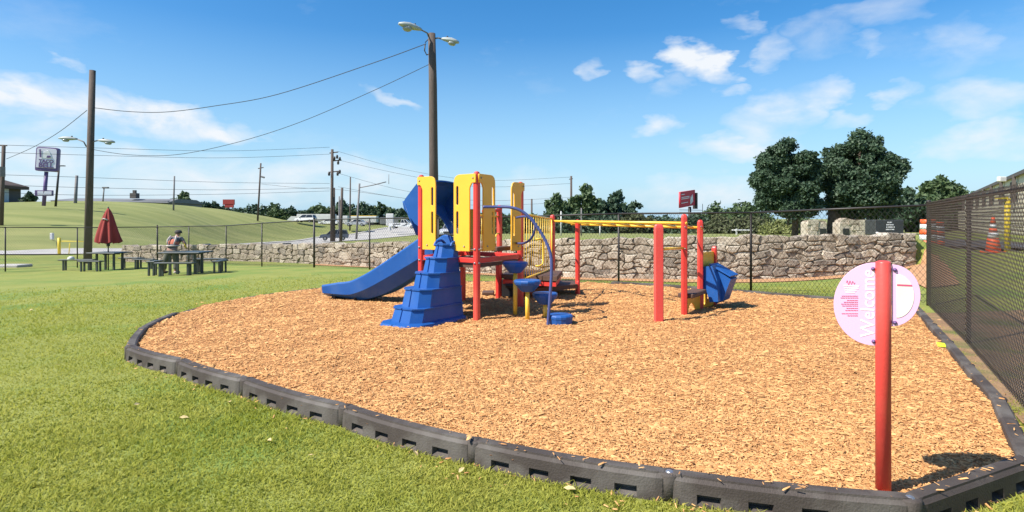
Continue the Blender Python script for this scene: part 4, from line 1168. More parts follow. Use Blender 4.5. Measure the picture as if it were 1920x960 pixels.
# ------------------------------------------------------------------ picnic tables, umbrella, person
def picnic(cx_, cy_, rz, lab, benches, top=1.2, plank=True):
    z = h(cx_, cy_); t = empty('picnic_table', (cx_, cy_, z), lab, 'picnic table', 'dark picnic tables on the lawn', rz)
    def loc(m, name, mb_, p=None): return link(name, mb_.mesh(name), m, p or t)
    loc(M['table'], 'tabletop', MB().box((0, 0, .75), (top, top * .8, .045), None, .015))
    for sx in (-1, 1):
        for sy in (-1, 1): loc(M['table'], 'leg', MB().box((sx * top * .30, sy * top * .18, .36), (.07, .07, .75)))
    loc(M['table'], 'cross_brace', MB().box((0, 0, .70), (top * .7, .06, .05)).box((0, 0, .68), (.06, top * .5, .04)))
    for (bx, by, br, L) in benches:
        b = bpy.data.objects.new('bench', None); COL.objects.link(b); b.parent = t; b.location = (bx, by, 0); b.rotation_euler = (0, 0, br)
        loc(M['table'], 'bench_seat', MB().box((0, 0, .45), (L, .28, .05), None, .012), b)
        for s in (-1, 1):
            for s2 in (-1, 1): loc(M['table'], 'bench_leg', MB().box((s * L * .36, s2 * .08, .20), (.06, .05, .47)), b)
    return t


picnic(-11.05, 19.9, R(3), 'dark metal picnic table with four benches where the worker bends over', [(-.98, -.1, R(88), .55), (.1, -.92, 0, 1.22), (.35, .95, 0, 1.1), (1.12, 0, R(92), .75)], 1.36)
picnic(-17.35, 25.3, R(-6), 'dark picnic table standing under the folded red umbrella', [(-1.25, -.3, R(12), 1.4), (.0, -1.0, R(0), 1.0), (.2, 1.0, 0, 1.1), (1.45, .2, R(8), .9)], 1.32)


def umbrella():
    x, y = X(203, 25.3), 25.3; z = h(x, y); k = F / y
    t = empty('patio_umbrella', (x, y, z), 'closed dark red patio umbrella standing through the left picnic table', 'umbrella')
    MB().tube([(x, y, z), (x, y, z + 2.72)], .024, 8).build('pole', M['table'], t, True)
    MB().lathe((x, y, z + 1.02), [(.05, 0), (.07, .05), (.06, .14), (.03, .2)], 10).build('crank_housing', M['table'], t, True)
    N = 48; prof = [(.43, 1.18), (.40, 1.4), (.335, 1.7), (.25, 2.05), (.17, 2.35), (.09, 2.56), (.03, 2.66)]
    mb = MB(); n = N
    for j, (r_, zz) in enumerate(prof):
        for i in range(N):
            a = 2 * math.pi * i / N; f = 1 + .22 * math.cos(a * 8) * (1 - j / 8) + .06 * math.sin(a * 3 + j)
            mb.v.append((x + r_ * f * math.cos(a), y + r_ * f * math.sin(a), z + zz + (.045 * math.cos(a * 8) if j == 0 else 0)))
    for j in range(len(prof) - 1):
        for i in range(N): mb.f.append((j * N + i, j * N + (i + 1) % N, (j + 1) * N + (i + 1) % N, (j + 1) * N + i))
    mb.f.append(tuple((len(prof) - 1) * N + i for i in range(N)))
    mb.build('canopy', M['brolly'], t, True)
    MB().lathe((x, y, z + 2.66), [(.03, 0), (.035, .03), (.015, .07)], 8).build('finial', M['table'], t, True)
    MB().tube([(x - .2, y - .10, z + 2.16), (x - .05, y - .24, z + 2.22), (x + .12, y - .2, z + 2.15)], .03, 6).build('tie_strap', M['vest_white'], t, True)


umbrella()


def skin_body(name, joints, edges, m, parent, sub=2, root=0):
    me = bpy.data.meshes.new(name); me.from_pydata([j[0] for j in joints], edges, [])
    o = bpy.data.objects.new(name, me); COL.objects.link(o)
    md = o.modifiers.new('skin', 'SKIN'); md.use_smooth_shade = True
    for i, j in enumerate(joints): me.skin_vertices[0].data[i].radius = (j[1], j[2] if len(j) > 2 else j[1])
    me.skin_vertices[0].data[root].use_root = True
    s = o.modifiers.new('sub', 'SUBSURF'); s.levels = s.render_levels = sub
    dg = bpy.context.evaluated_depsgraph_get(); me2 = bpy.data.meshes.new_from_object(o.evaluated_get(dg)); bpy.data.objects.remove(o)
    me2.materials.clear(); return link(name, me2, m, parent, True)


def person():
    d = 20.75; x = X(322, d); z = h(x, d)
    t = empty('person', (x, d, z), 'person seen from behind at the table wearing an orange vest, cap and khaki trousers', 'person')
    hip = (0, .0, .88)
    J = [((0, 0, .90), .15, .12), ((0, .05, 1.02), .15, .115), ((.0, .13, 1.20), .17, .12), ((0, .22, 1.34), .165, .11), ((.0, .29, 1.41), .065), ((0, .34, 1.46), .055), ((0, .38, 1.53), .085, .10), ((0, .41, 1.60), .07, .08),
         ((-.10, -.01, .84), .10), ((-.20, -.06, .47), .065), ((-.24, -.02, .10), .042), ((-.25, -.02, .05), .045), ((-.28, .16, .035), .04),
         ((.10, 0, .84), .10), ((.12, .05, .46), .065), ((.13, -.02, .10), .042), ((.13, -.03, .05), .045), ((.16, .16, .035), .04),
         ((-.19, .22, 1.36), .06), ((-.30, .26, 1.14), .045), ((-.22, .46, 1.00), .034), ((-.20, .54, .97), .03),
         ((.19, .22, 1.36), .06), ((.34, .20, 1.14), .045), ((.22, .42, 1.02), .034), ((.17, .49, 1.0), .03)]
    Ed = [(0, 1), (1, 2), (2, 3), (3, 4), (4, 5), (5, 6), (6, 7), (0, 8), (8, 9), (9, 10), (10, 11), (11, 12), (0, 13), (13, 14), (14, 15), (15, 16), (16, 17), (3, 18), (18, 19), (19, 20), (20, 21), (3, 22), (22, 23), (23, 24), (24, 25)]
    base = len(J)
    for (hx, hy, hz, b, sg) in ((-.20, .54, .97, 21, 1), (.17, .49, 1.0, 25, -1)):
        for k in range(4):
            o = (k - 1.5) * .02; ln = (.068, .08, .075, .06)[k]
            J.append(((hx + o, hy + .045, hz - .01), .010)); J.append(((hx + o * 1.2, hy + .045 + ln * .55, hz - .03), .0088)); J.append(((hx + o * 1.2, hy + .045 + ln * .8, hz - .06), .0075))
            n = len(J); Ed += [(b, n - 3), (n - 3, n - 2), (n - 2, n - 1)]
        J.append(((hx + .035 * sg, hy + .02, hz), .011)); J.append(((hx + .05 * sg, hy + .055, hz - .02), .009)); n = len(J); Ed += [(b, n - 2), (n - 2, n - 1)]
    body = skin_body('body', J, Ed, M['skin'], t)
    # clothes: grown a little larger than the body and cut at hems
    top = [(J[i][0], *[q + .016 for q in J[i][1:]]) for i in (0, 1, 2, 3)] + [(J[18][0], .075), ((-.26, .245, 1.22), .062), (J[22][0], .075), ((.28, .215, 1.22), .062)]
    skin_body('shirt', top, [(0, 1), (1, 2), (2, 3), (3, 4), (4, 5), (3, 6), (6, 7)], M['shirt'], t)
    vest = [((0, .04, 1.0), .178, .14), ((0, .13, 1.20), .198, .150), ((0, .21, 1.33), .190, .140)]
    skin_body('vest', vest, [(0, 1), (1, 2)], M['vest_orange'], t)
    MB().lathe((x, d + .07, z + 1.05), [(.2, 0), (.205, .05)], 20).build('reflective_band', M['vest_white'], t, True)
    mb = MB()
    for sg in (-1, 1): mb.tube([Vector((x + sg * .10, d - .06, z + 1.12)), Vector((x + sg * .13, d - .02, z + 1.30)), Vector((x + sg * .09, d + .10, z + 1.46))], .025, 6)
    mb.build('shoulder_band', M['vest_white'], t, True)
    tr = [((0, 0, .92), .168, .135), ((-.10, -.01, .82), .12), ((-.20, -.06, .47), .088), ((-.24, -.02, .14), .07), ((.10, 0, .82), .12), ((.12, .05, .46), .088), ((.13, -.02, .14), .07)]
    t.scale = (1.06, 1.05, .91)
    skin_body('trousers', tr, [(0, 1), (1, 2), (2, 3), (0, 4), (4, 5), (5, 6)], M['trousers'], t)
    for sx, sy in ((-.26, .05), (.145, .04)):
        MB().box((x + sx, d + sy, z + .045), (.10, .29, .09), None, .03).build('shoe', M['vest_white'] if sx > 0 else M['cap'], t, True)
    MB().lathe((x, d + .39, z + 1.55), [(.115, 0), (.118, .04), (.10, .10), (.06, .13), (.01, .14)], 16).build('cap', M['cap'], t, True)
    MB().tube([P(338, 438.5, d + .3), P(348, 460, d + .1)], .016, 6).build('broom_handle', M['yellow_pole'], t, True)


person()


# ------------------------------------------------------------------ poles, lamps and wires
def cobra(root, p0, dirx, arm_pts, ln=1.3, w=.30, tiltz=0.0):
    """arm from the pole then a long flat lamp head; arm_pts are world points"""
    MB().tube(arm_pts, .035, 8).build('lamp_arm', M['pole_grey'], root, True)
    a = Vector(arm_pts[-1]); d = Vector(dirx).normalized(); s = d.cross(UP).normalized(); u_ = s.cross(d)
    secs = [(0, .06, .05), (.12, .10, .08), (.3, .14, .11), (.55, .17, .13), (.8, .15, .10), (1.0, .07, .05)]
    mb = MB(); N = 10
    for (t, ww, hh_) in secs:
        for i in range(N):
            an = 2 * math.pi * i / N; mb.v.append(tuple(a + d * (t * ln) + s * (w / .34 * ww * math.cos(an)) + u_ * (hh_ * w / .3 * math.sin(an) * (1 if math.sin(an) > 0 else .6))))
    for j in range(len(secs) - 1):
        for i in range(N): mb.f.append((j * N + i, j * N + (i + 1) % N, (j + 1) * N + (i + 1) % N, (j + 1) * N + i))
    mb.f += [tuple(range(N)), tuple((len(secs) - 1) * N + i for i in range(N))]
    hd = mb.build('lamp_head', M['lamp'], root, True)
    MB().lathe(a + d * (ln * .62) - u_ * (.05 * w / .3), [(.10 * w / .3, -.10 * w / .3), (.15 * w / .3, -.06 * w / .3), (.15 * w / .3, 0)], 12, (d, s, u_)).build('lamp_lens', M['lens'], root, True)
    MB().lathe(a + d * (ln * .3) + u_ * (.10 * w / .3), [(.04, 0), (.04, .06)], 8).build('photocell', M['fence'], root, True)


d1 = 26.6; b1 = P(815, 452, d1); g1 = h(b1.x, d1); t1 = P(809.5, 63, d1)
pole1 = empty('light_pole', (b1.x, d1, g1), 'tall dark wooden pole with two lamps rising behind the play tower', 'light pole', 'wooden lamp poles')
MB().tube([Vector((b1.x, d1, g1 - .3)), b1.lerp(t1, .4), b1.lerp(t1, .75) + Vector((.02, 0, 0)), t1], [.225, .20, .185, .165], 14).build('pole', M['wood_pole'], pole1, True)
cobra(pole1, t1, P(757, 45, 25.6) - P(790, 54, 26.0), [P(806, 74, d1), P(801, 62, d1 - .1), P(790, 56, 26.2)], 1.05, .42)
cobra(pole1, t1, P(857, 80, 26.6) - P(830, 74, 26.6), [P(812, 73, d1), P(822, 71, d1), P(828, 73, d1)], .80, .36)
MB().tube([P(797, 82, d1), P(796, 95, d1), P(800, 103, d1), P(806, 101, d1)], .03, 6).tube([P(806, 70, d1), P(797, 80, d1)], .02, 6).build('cable_bracket', M['fence'], pole1, True)
d2 = 32; b2 = P(164, 487, d2); t2 = P(173.5, 132, d2); g2 = h(b2.x, d2)
pole2 = empty('light_pole', (b2.x, d2, g2), 'leaning wooden pole with two low lamps near the red umbrella', 'light pole', 'wooden lamp poles')
MB().tube([Vector((b2.x, d2, g2 - .3)), b2.lerp(t2, .5), t2], [.20, .175, .15], 14).build('pole', M['wood_pole'], pole2, True)
cobra(pole2, None, Vector((-1, -.15, .03)), [P(162, 275, d2), P(157, 266, d2), P(145, 261, d2)], .92, .32)
cobra(pole2, None, Vector((1, .1, -.10)), [P(167, 273, d2), P(172, 266, d2), P(184, 263.5, d2)], .85, .32)


def wire_line(pts, r, lab, n=24, name='power_line'):
    o = MB().tube(bez([Vector(p) for p in pts], n), r, 5).build(name, M['cable'])
    return tag(o, lab, 'cable')


wire_line([P(799, 82, d1), P(700, 118, 28), P(520, 177, 29.5), P(400, 199, 30.4), P(310, 210, 31), P(240, 209, 31.5), P(176, 202, d2)], .018, 'thick upper cable sagging between the two wooden lamp poles', 40)
wire_line([P(806, 120, d1), P(700, 170, 28), P(560, 230, 29.3), P(440, 268, 30.2), P(330, 290, 31), P(240, 290, 31.5), P(172, 280, d2)], .014, 'thin lower cable sagging between the two wooden lamp poles', 40)
wire_line([P(163, 207, d2), P(110, 248, 36), P(60, 277, 40), P(12, 298, 44)], .018, 'cable running down from the leaning pole to the left edge')


def utility(px, ytop, ybase, d, lab, lean=0, w=.16, m='wood_pole', cat='utility pole', name='utility_pole'):
    b = P(px + lean, ybase, d); t = P(px, ytop, d); g = min(h(b.x, d), b.z)
    ro = empty(name, (b.x, d, g), lab, cat)
    MB().tube([Vector((b.x, d, g - .2)), t], [w * 1.25, w], 8).build('pole', M[m], ro, True)
    return ro


up1 = utility(623, 280, 453, 95, 'tallest dark utility pole with crossarms and insulators, centre left', -1, .22)
for (py, x0, x1) in ((287, 618, 634), (302, 622, 640), (323, 616, 636)):
    MB().tube([P(x0, py, 95), P(x1, py - 2, 95)], .10, 6).build('crossarm', M['wood_pole'], up1)
for (px, py) in ((627, 297), (632, 294), (637, 298), (634, 305), (617, 326), (633, 326), (637, 322)):
    MB().lathe(P(px, py, 94.8), [(.14, -.3), (.2, 0), (.14, .3)], 8).build('insulator', M['fence'], up1, True)
utility(626, 352, 453, 96, 'short bare pole just right of the tallest utility pole', 0, .20)
utility(641.5, 352, 453, 94, 'short bare pole beside the parked grey SUV', -3, .2)
up2 = utility(489, 306, 410, 120, 'slim grey utility pole with a short crossarm behind the hill', -6, .16)
MB().tube([P(484, 316, 120), P(494, 314, 120)], .1, 6).build('crossarm', M['wood_pole'], up2); MB().tube([P(490, 331, 120), P(496, 333, 120)], .2, 6).build('transformer', M['pole_grey'], up2)
utility(657, 332, 420, 130, 'thin dark bare pole between two street lights', -1, .14)
sp_ = utility(674, 344, 440, 105, 'grey traffic signal mast with a long slanting arm', -6, .16, 'pole_grey', 'signal mast', 'signal_mast')
MB().tube([P(674, 352, 105), P(700, 347, 105), P(724, 341, 105)], .09, 6).build('mast_arm', M['pole_grey'], sp_, True)
MB().tube([P(729, 327, 105), P(729, 345, 105)], .05, 6).build('hanger', M['pole_grey'], sp_, True)
for (px, yt, d, ln_, lab) in ((327, 330, 100, -2, 'thin street light pole beside the low grey building'), (144, 329, 90, -4, 'bare dark pole between the fast food sign and the leaning pole'), (636, 368, 110, 0, 'small hooked street light right of the tall utility pole')):
    utility(px, yt, 400 if d < 105 else 420, d, lab, ln_, .12 if px != 144 else .2, 'pole_grey', 'pole')
sl = utility(111, 310, 384, 80, 'dark street light with a flat T head right of the fast food sign', -7, .12, 'fence', 'street light', 'street_light')
MB().box(P(112, 311, 80), (1.3, .4, .12)).build('lamp_head', M['fence'], sl)
sl = utility(195, 353, 386, 100, 'small street light over the low grey building', -3, .10, 'pole_grey', 'street light', 'street_light')
MB().box(P(198, 352, 100), (.9, .5, .25)).build('lamp_head', M['pole_grey'], sl)
up3 = utility(1071, 330, 440, 100, 'slim utility pole rising among the middle trees', 0, .17)
MB().tube([P(1067, 336, 100), P(1074, 335, 100)], .08, 6).build('crossarm', M['wood_pole'], up3)
utility(997, 373, 430, 120, 'short far pole left of the middle trees', 0, .17)
up4 = utility(7, 272, 384, 60, 'dark utility pole with a transformer at the left edge', -5, .16)
MB().lathe(P(3, 322, 59.5), [(.3, -.5), (.3, .5)], 10).build('transformer', M['pole_grey'], up4); MB().tube([P(-10, 272, 60), P(13, 273, 60)], .07, 6).build('crossarm', M['wood_pole'], up4)
for px, yb, yt in ((1052, 437, 396), (1090, 436, 390), (1125, 440, 422)):
    utility(px, yt, yb, 58, {1052: 'pale thin post behind the wall left of the overhead bars', 1090: 'thin grey post behind the first red bar post', 1125: 'short white post behind the wall beside parked cars'}[px], 0, .06, 'offwhite' if px != 1090 else 'pole_grey', 'post', 'thin_post')
for i, (y0, y1, y2, dd) in enumerate(((277, 283, 276, 93), (291, 296, 289, 93), (333, 342, 344, 93), (352, 356, 352, 93), (366, 364, 358, 93))):
    wire_line([P(-20, y0 - 6, 62), P(170, y0, 72), P(420, y1, 84), P(618, y2, dd)], .022, f'{ORD[i]} long thin wire from the top, left of the tallest utility pole', 20)
for i, (y0, y1, y2) in enumerate(((284, 312, 338), (300, 322, 350), (325, 352, 376), (350, 366, 385))):
    wire_line([P(634, y0, 95), P(760, y1 + 6, 97), P(900, y2, 99), P(1071, y2 - 6, 100)], .020, f'{ORD[i]} thin wire from the top, right of the tallest utility pole', 20)
wire_line([P(490, 345, 120), P(560, 352, 118), P(640, 356, 115), P(760, 372, 110)], .03, 'dark drooping wire near the slim grey utility pole')


# ------------------------------------------------------------------ trees
def leaf_crown(name, clumps, leaf, n, m, parent, seed, squash=.8):
    """leaves on many small clumps; clumps: (centre, radius)"""
    r_ = np.random.default_rng(seed); C_ = np.array([c for c, _ in clumps]); Rr = np.array([r for _, r in clumps])
    k = r_.choice(len(clumps), n, p=(Rr ** 2) / (Rr ** 2).sum())
    v = r_.normal(size=(n, 3)); v /= np.linalg.norm(v, axis=1)[:, None]
    rad = Rr[k] * r_.uniform(.55, 1.08, n) ** .7
    p = C_[k] + v * rad[:, None] * np.array([1, 1, squash]) + r_.normal(size=(n, 3)) * (Rr[k] * .17)[:, None]
    a = r_.normal(size=(n, 3)) + v * .3 + np.array([0, 0, .4]); a /= np.linalg.norm(a, axis=1)[:, None]
    b = np.cross(a, r_.normal(size=(n, 3))); b /= np.linalg.norm(b, axis=1)[:, None]; c = np.cross(a, b)
    s = leaf * r_.uniform(.6, 1.3, n)[:, None]
    q = np.stack([p - b * s, p + c * s * .55, p + b * s, p - c * s * .55], 1).reshape(-1, 3)
    w = world_loc(parent); q -= np.array([w.x, w.y, w.z])
    return np_mesh(name, q, np.arange(n * 4).reshape(-1, 4), m, parent)


def tree(name, lab, px, ybase, ytop, wpx, d, m, n=5000, leaf=.22, low_=.18, seed=1, conical=0.0, group=None, trunk_px=None, nc=46, cat='tree', tw=None, deep=.8):
    bx = X(px, d); z0 = min(EYE - (ybase - HY) / F * d, 99); zt = EYE - (ytop - HY) / F * d; w = wpx * d / F
    g = h(bx, d); z0 = max(z0, g) if z0 < g else z0
    t = empty(name, (bx, d, g), lab, cat, group); r_ = random.Random(seed); Ht = zt - z0
    tw = tw or max(.12, Ht * .035)
    tx = X(trunk_px, d) if trunk_px else bx
    tr = MB().tube([Vector((tx, d, g - .2)), Vector((tx + .1, d, g + (zt - g) * .3)), Vector((bx, d, g + (zt - g) * .62)), Vector((bx, d, g + (zt - g) * .85))], [tw * 1.35, tw, tw * .55, tw * .2], 8)
    cl = []
    for i in range(nc):
        for _ in range(20):
            u_, v_, s_ = r_.uniform(-1, 1), r_.uniform(-1, 1), r_.uniform(0, 1)
            prof = (1 - s_ ** 3) ** .5 if conical < 0 else math.sin(math.pi * min(1, (s_ * .86 + .14))) ** .38 if conical == 0 else (1 - s_) ** .7 * conical + math.sin(math.pi * (s_ * .86 + .12)) ** .6 * (1 - conical)
            an_ = math.atan2(v_, u_); prof *= 1 + .08 * math.sin(2 * an_ + 9 * s_ + seed) + .07 * math.sin(5 * an_ - 14 * s_)
            if (u_ * u_ + v_ * v_) < prof * prof * 1.0 and (u_ * u_ + v_ * v_) > (prof * .35) ** 2 * (1 if s_ < .85 else 0): break
        rc = (w * .5) * (r_.uniform(.17, .32) if nc > 100 else r_.uniform(.24, .40)) * (1 - .35 * s_)
        zz = z0 + Ht * low_ + (Ht * (1 - low_) - rc) * s_
        c = Vector((bx + u_ * (w / 2 - rc * .6), d + v_ * (w / 2 - rc * .6) * deep, zz)); cl.append(((c.x, c.y, c.z), rc))
        if i % 3 == 0: tr.tube([Vector((bx, d, max(g, zz - Ht * .22))), c.lerp(Vector((bx, d, zz)), .45), c], [tw * .4, tw * .22, tw * .06], 5)
    cl.append(((bx, d, zt - w * .12), w * .12))
    tr.build('trunk', M['bark'], t, True)
    for i in range(int(nc * 1.3)):    # loose sprigs that break the outline
        (c, rc) = cl[r_.randrange(len(cl) - 1)]; v = Vector((r_.uniform(-1, 1), r_.uniform(-1, 1), r_.uniform(-.4, 1))).normalized(); q = Vector(c) + v * rc * r_.uniform(1.0, 1.4)
        cl.append((tuple(q), rc * r_.uniform(.16, .42)))
    leaf_crown('crown', cl, leaf, n, m, t, seed)
    return t


tree('broad_tree', 'left one of the two big dark trees behind the stone wall', 1477, 398, 257, 124, 45, M['leaf_dark'], 85000, .13, .0, 21, nc=120, trunk_px=1490)
tree('broad_tree', 'right and taller one of the two big dark trees behind the stone wall', 1613, 398, 241, 146, 45.5, M['leaf_dark'], 105000, .13, .0, 22, nc=150, trunk_px=1563, tw=.42)
tree('hill_tree', 'wide rounded tree over the motel roof on the right', 1765, 432, 330, 112, 95, M['leaf_mid'], 12000, .42, .1, 31, nc=55)
tree('hill_tree', 'dark tree between the big tree pair and the motel', 1702, 432, 350, 75, 85, M['leaf_dark'], 7000, .36, .05, 32, nc=40)
tree('hill_tree', 'low tree mass touching the motel roof end', 1830, 432, 358, 90, 110, M['leaf_mid'], 6000, .45, .05, 33, nc=40)
tree('mid_tree', 'pale green round tree left of the slim pole', 1044, 440, 362, 58, 95, M['leaf_mid'], 5000, .36, .05, 41)
tree('mid_tree', 'tallest tree of the middle clump beside the slim pole', 1097, 440, 345, 80, 96, M['leaf_mid'], 7000, .36, .05, 42)
tree('mid_tree', 'rounded dark tree right of the tallest middle tree', 1155, 440, 357, 84, 94, M['leaf_dark'], 7000, .36, .05, 43)
tree('mid_tree', 'small ragged tree at the right end of the middle clump', 1190, 440, 377, 48, 98, M['leaf_dark'], 3000, .34, .05, 44)
for i, (px, yt, w_, d, mm, lab) in enumerate([(1340, 380, 90, 120, 'leaf_mid', 'low bushy tree just right of the red billboard'), (1395, 376, 80, 115, 'leaf_mid', 'low tree at the left foot of the big tree pair'), (1250, 402, 90, 90, 'leaf_dark', 'dark shrubby tree behind the overhead bars'),
                                          (1345, 400, 60, 75, 'leaf_olive', 'brownish shrub behind the right end of the overhead bars'), (1300, 400, 70, 85, 'leaf_dark', 'dark shrub behind the tall red bar posts'), (1195, 398, 70, 85, 'leaf_olive', 'olive shrub behind the plank post'),
                                          (1130, 396, 90, 88, 'leaf_dark', 'dark shrub behind the yellow rails'), (1065, 396, 80, 88, 'leaf_dark', 'dark shrub behind the bar gate'), (1000, 398, 80, 90, 'leaf_mid', 'shrub behind the arched rail'), (930, 394, 80, 92, 'leaf_mid', 'shrub seen through the play tower'),
                                          (860, 392, 80, 92, 'leaf_dark', 'dark shrub left of the seen-through tower opening'), (800, 394, 70, 150, 'leaf_mid', 'tree clump behind the slide hood'), (1405, 402, 70, 72, 'leaf_olive', 'olive shrub left of the small white shelter'),
                                          (1460, 414, 60, 60, 'leaf_pale', 'light yellowish bush behind the wall under the big trees'), (1500, 405, 60, 70, 'leaf_mid', 'green bush in front of the big left tree')]):
    tree('far_shrub', lab, px, 443, yt, w_ * 1.35, d, M[mm], 6500, .30 * d / 90, -.1, 60 + i, conical=-1, nc=34, cat='shrub')
for i, (px, yt, w_, d, lab) in enumerate([(345, 360, 42, 150, 'small bushy tree over the low grey building'), (385, 377, 44, 170, 'low tree right of the small bushy tree on the ridge'), (470, 382, 62, 175, 'left tree of the dark clump by the slim grey pole'),
                                          (515, 380, 50, 175, 'right tree of the dark clump by the slim grey pole'), (420, 386, 40, 178, 'low scrub on the ridge near the small red sign'), (545, 388, 40, 178, 'last low tree of the clump before the gap in the skyline'),
                                          (600, 383, 44, 230, 'left end pine of the far wooded ridge'), (640, 376, 46, 235, 'second pine of the far wooded ridge'), (680, 377, 50, 232, 'third pine of the far wooded ridge'), (715, 381, 46, 236, 'right end pine of the far wooded ridge'), (755, 390, 50, 220, 'low wood edge left of the slide hood'),
                                          (575, 395, 40, 225, 'pale gap tree at the foot of the far ridge')]):
    tree('ridge_tree', lab, px, 425, yt, w_ * 1.5, d, M['leaf_dark' if i % 3 else 'leaf_mid'], 4800, .0030 * d, .0, 80 + i, nc=24, group=None)
tree('edge_tree', 'dark shrub beside the dark roofed restaurant', 55, 384, 360, 24, 95, M['leaf_dark'], 1500, .3, 0, 99, nc=16, cat='shrub')


# ------------------------------------------------------------------ buildings
def frame_box(mb, o, u, v, s0, s1, t0, t1, z0, z1):
    """box from s0..s1 along u, t0..t1 along v"""
    c = Vector(o) + u * ((s0 + s1) / 2) + v * ((t0 + t1) / 2); c.z = (z0 + z1) / 2
    return mb.box(c, (abs(s1 - s0), abs(t1 - t0), abs(z1 - z0)), (u, v, UP))


def motel():
    a = P(1987, 440, 30); a.z = 0; b = P(1786, 440, 112); b.z = 0; u = (b - a).normalized(); v = Vector((u.y, -u.x, 0))     # v points away from the camera side
    if v.x < 0: v = -v
    L = (b - a).length; zb = -.4; ze = 4.85; zf = 2.30
    t = empty('motel_building', (a.x, a.y, 0), 'long cream two level motel with dark roof edge beyond the near mesh fence', 'motel')
    frame_box(MB(), a, u, v, 0, L, .12, 9, zb, ze - .15).build('wall', M['cream'], t)
    # roof with a low pitch and a fascia
    rf = MB(); rf.add([a + u * -1 + v * .0 + UP * ze, a + u * (L + 1) + v * .0 + UP * ze, a + u * (L + 1) + v * 5 + UP * (ze + 1.1), a + u * -1 + v * 5 + UP * (ze + 1.1),
                       a + u * -1 + v * .0 + UP * (ze - .12), a + u * (L + 1) + v * .0 + UP * (ze - .12), a + u * (L + 1) + v * 10 + UP * (ze - .12), a + u * -1 + v * 10 + UP * (ze - .12), a + u * -1 + v * 10 + UP * ze, a + u * (L + 1) + v * 10 + UP * ze],
                      [(0, 1, 2, 3), (0, 4, 5, 1), (4, 7, 6, 5), (3, 2, 9, 8), (8, 9, 6, 7), (1, 5, 6, 9, 2), (0, 3, 8, 7, 4)])
    rf.build('roof', M['brown'], t)
    frame_box(MB(), a, u, v, -1, L + 1, -.12, -.003, ze - .22, ze + .03).build('fascia', M['fascia'], t)
    frame_box(MB(), a, u, v, 0, L, -.32, .115, zf - .12, zf + .05).build('walkway', M['concrete'], t)
    n = 13; st = L / n
    for k in range(n + 1):
        s = .2 + k * (st - .03); frame_box(MB(), a, u, v, s, s + .24, -.22, .0, zb, ze - .13).build('column', M['fascia'], t)
    for k in range(n):
        s = k * st + .9
        w = frame_box(MB(), a, u, v, s, s + 1.6, 0.06, .117, 3.0, 4.3).build('window', M['glass'], t)
        frame_box(MB(), a, u, v, s + .78, s + .84, 0.02, .057, 3.0, 4.3).build('mullion', M['offwhite'], w)
        dr = frame_box(MB(), a, u, v, s + 2.2, s + 3.1, 0.06, .117, zf + .06, 4.4).build('door', M['brown'], t)
        frame_box(MB(), a, u, v, s + 2.9, s + 2.98, 0.02, .056, 3.25, 3.35).build('handle', M['offwhite'], dr)
    # front screen of stacked cream boards between the columns
    for k in range(n):
        s0 = .5 + k * (st - .03)
        for j in range(11):
            z = zb + .45 + j * .245
            frame_box(MB(), a, u, v, s0, s0 + st - .35, -.46, -.38, z, z + .185).build('board', M['cream_board'], t)


motel()
yb_ = empty('wall_lamp', P(1878, 336, 40), 'small white floodlight under the motel roof edge', 'floodlight')
MB().box(P(1878, 336, 39.6), (.5, .3, .35), None, .05).build('lamp_box', M['offwhite'], yb_)


def restaurant():
    a = P(-150, 384, 92); b = P(-14, 384, 92); z0 = a.z - 1.5; w = b.x - a.x
    t = empty('restaurant_building', (a.x, 92, z0), 'low restaurant with a dark sloping roof at the left edge', 'restaurant')
    zt = EYE - (352 - HY) / F * 92; zr = EYE - (331 - HY) / F * 92
    MB().box((a.x + w / 2, 95.5, (z0 + zt) / 2), (w - 2.0, 6, zt - z0)).build('wall', M['fascia'], t)
    x0, x1 = a.x, b.x
    rf = MB().add([(x0, 91.4, zt), (x1, 91.4, zt), (x1, 99, zt), (x0, 99, zt), (x0, 91.4, zt + .5), (x1, 91.4, zt + .5), (x1, 99, zt + .5), (x0, 99, zt + .5), (x0 + 3, 94, zr), (x1 - 3.2, 94, zr), (x1 - 3.2, 97, zr), (x0 + 3, 97, zr)],
                  [(0, 1, 5, 4), (1, 2, 6, 5), (2, 3, 7, 6), (3, 0, 4, 7), (4, 5, 9, 8), (5, 6, 10, 9), (6, 7, 11, 10), (7, 4, 8, 11), (8, 9, 10, 11), (3, 2, 1, 0)])
    rf.build('roof', M['brown'], t); MB().box((x0 + w * .55, 96, zr + .25), (4, 3, .5)).build('roof_unit', M['greyroof'], t)
    for k in range(4):
        MB().box((x1 - 2.2 - k * 2.6, 92.46, z0 + 2.2), (1.8, .06, 1.9)).build('window', M['glass'], t)
    MB().box((x1 - .9, 94, (z0 + zt) / 2), (.5, 3.5, zt - z0)).build('corner_pier', M['offwhite'], t)


restaurant()


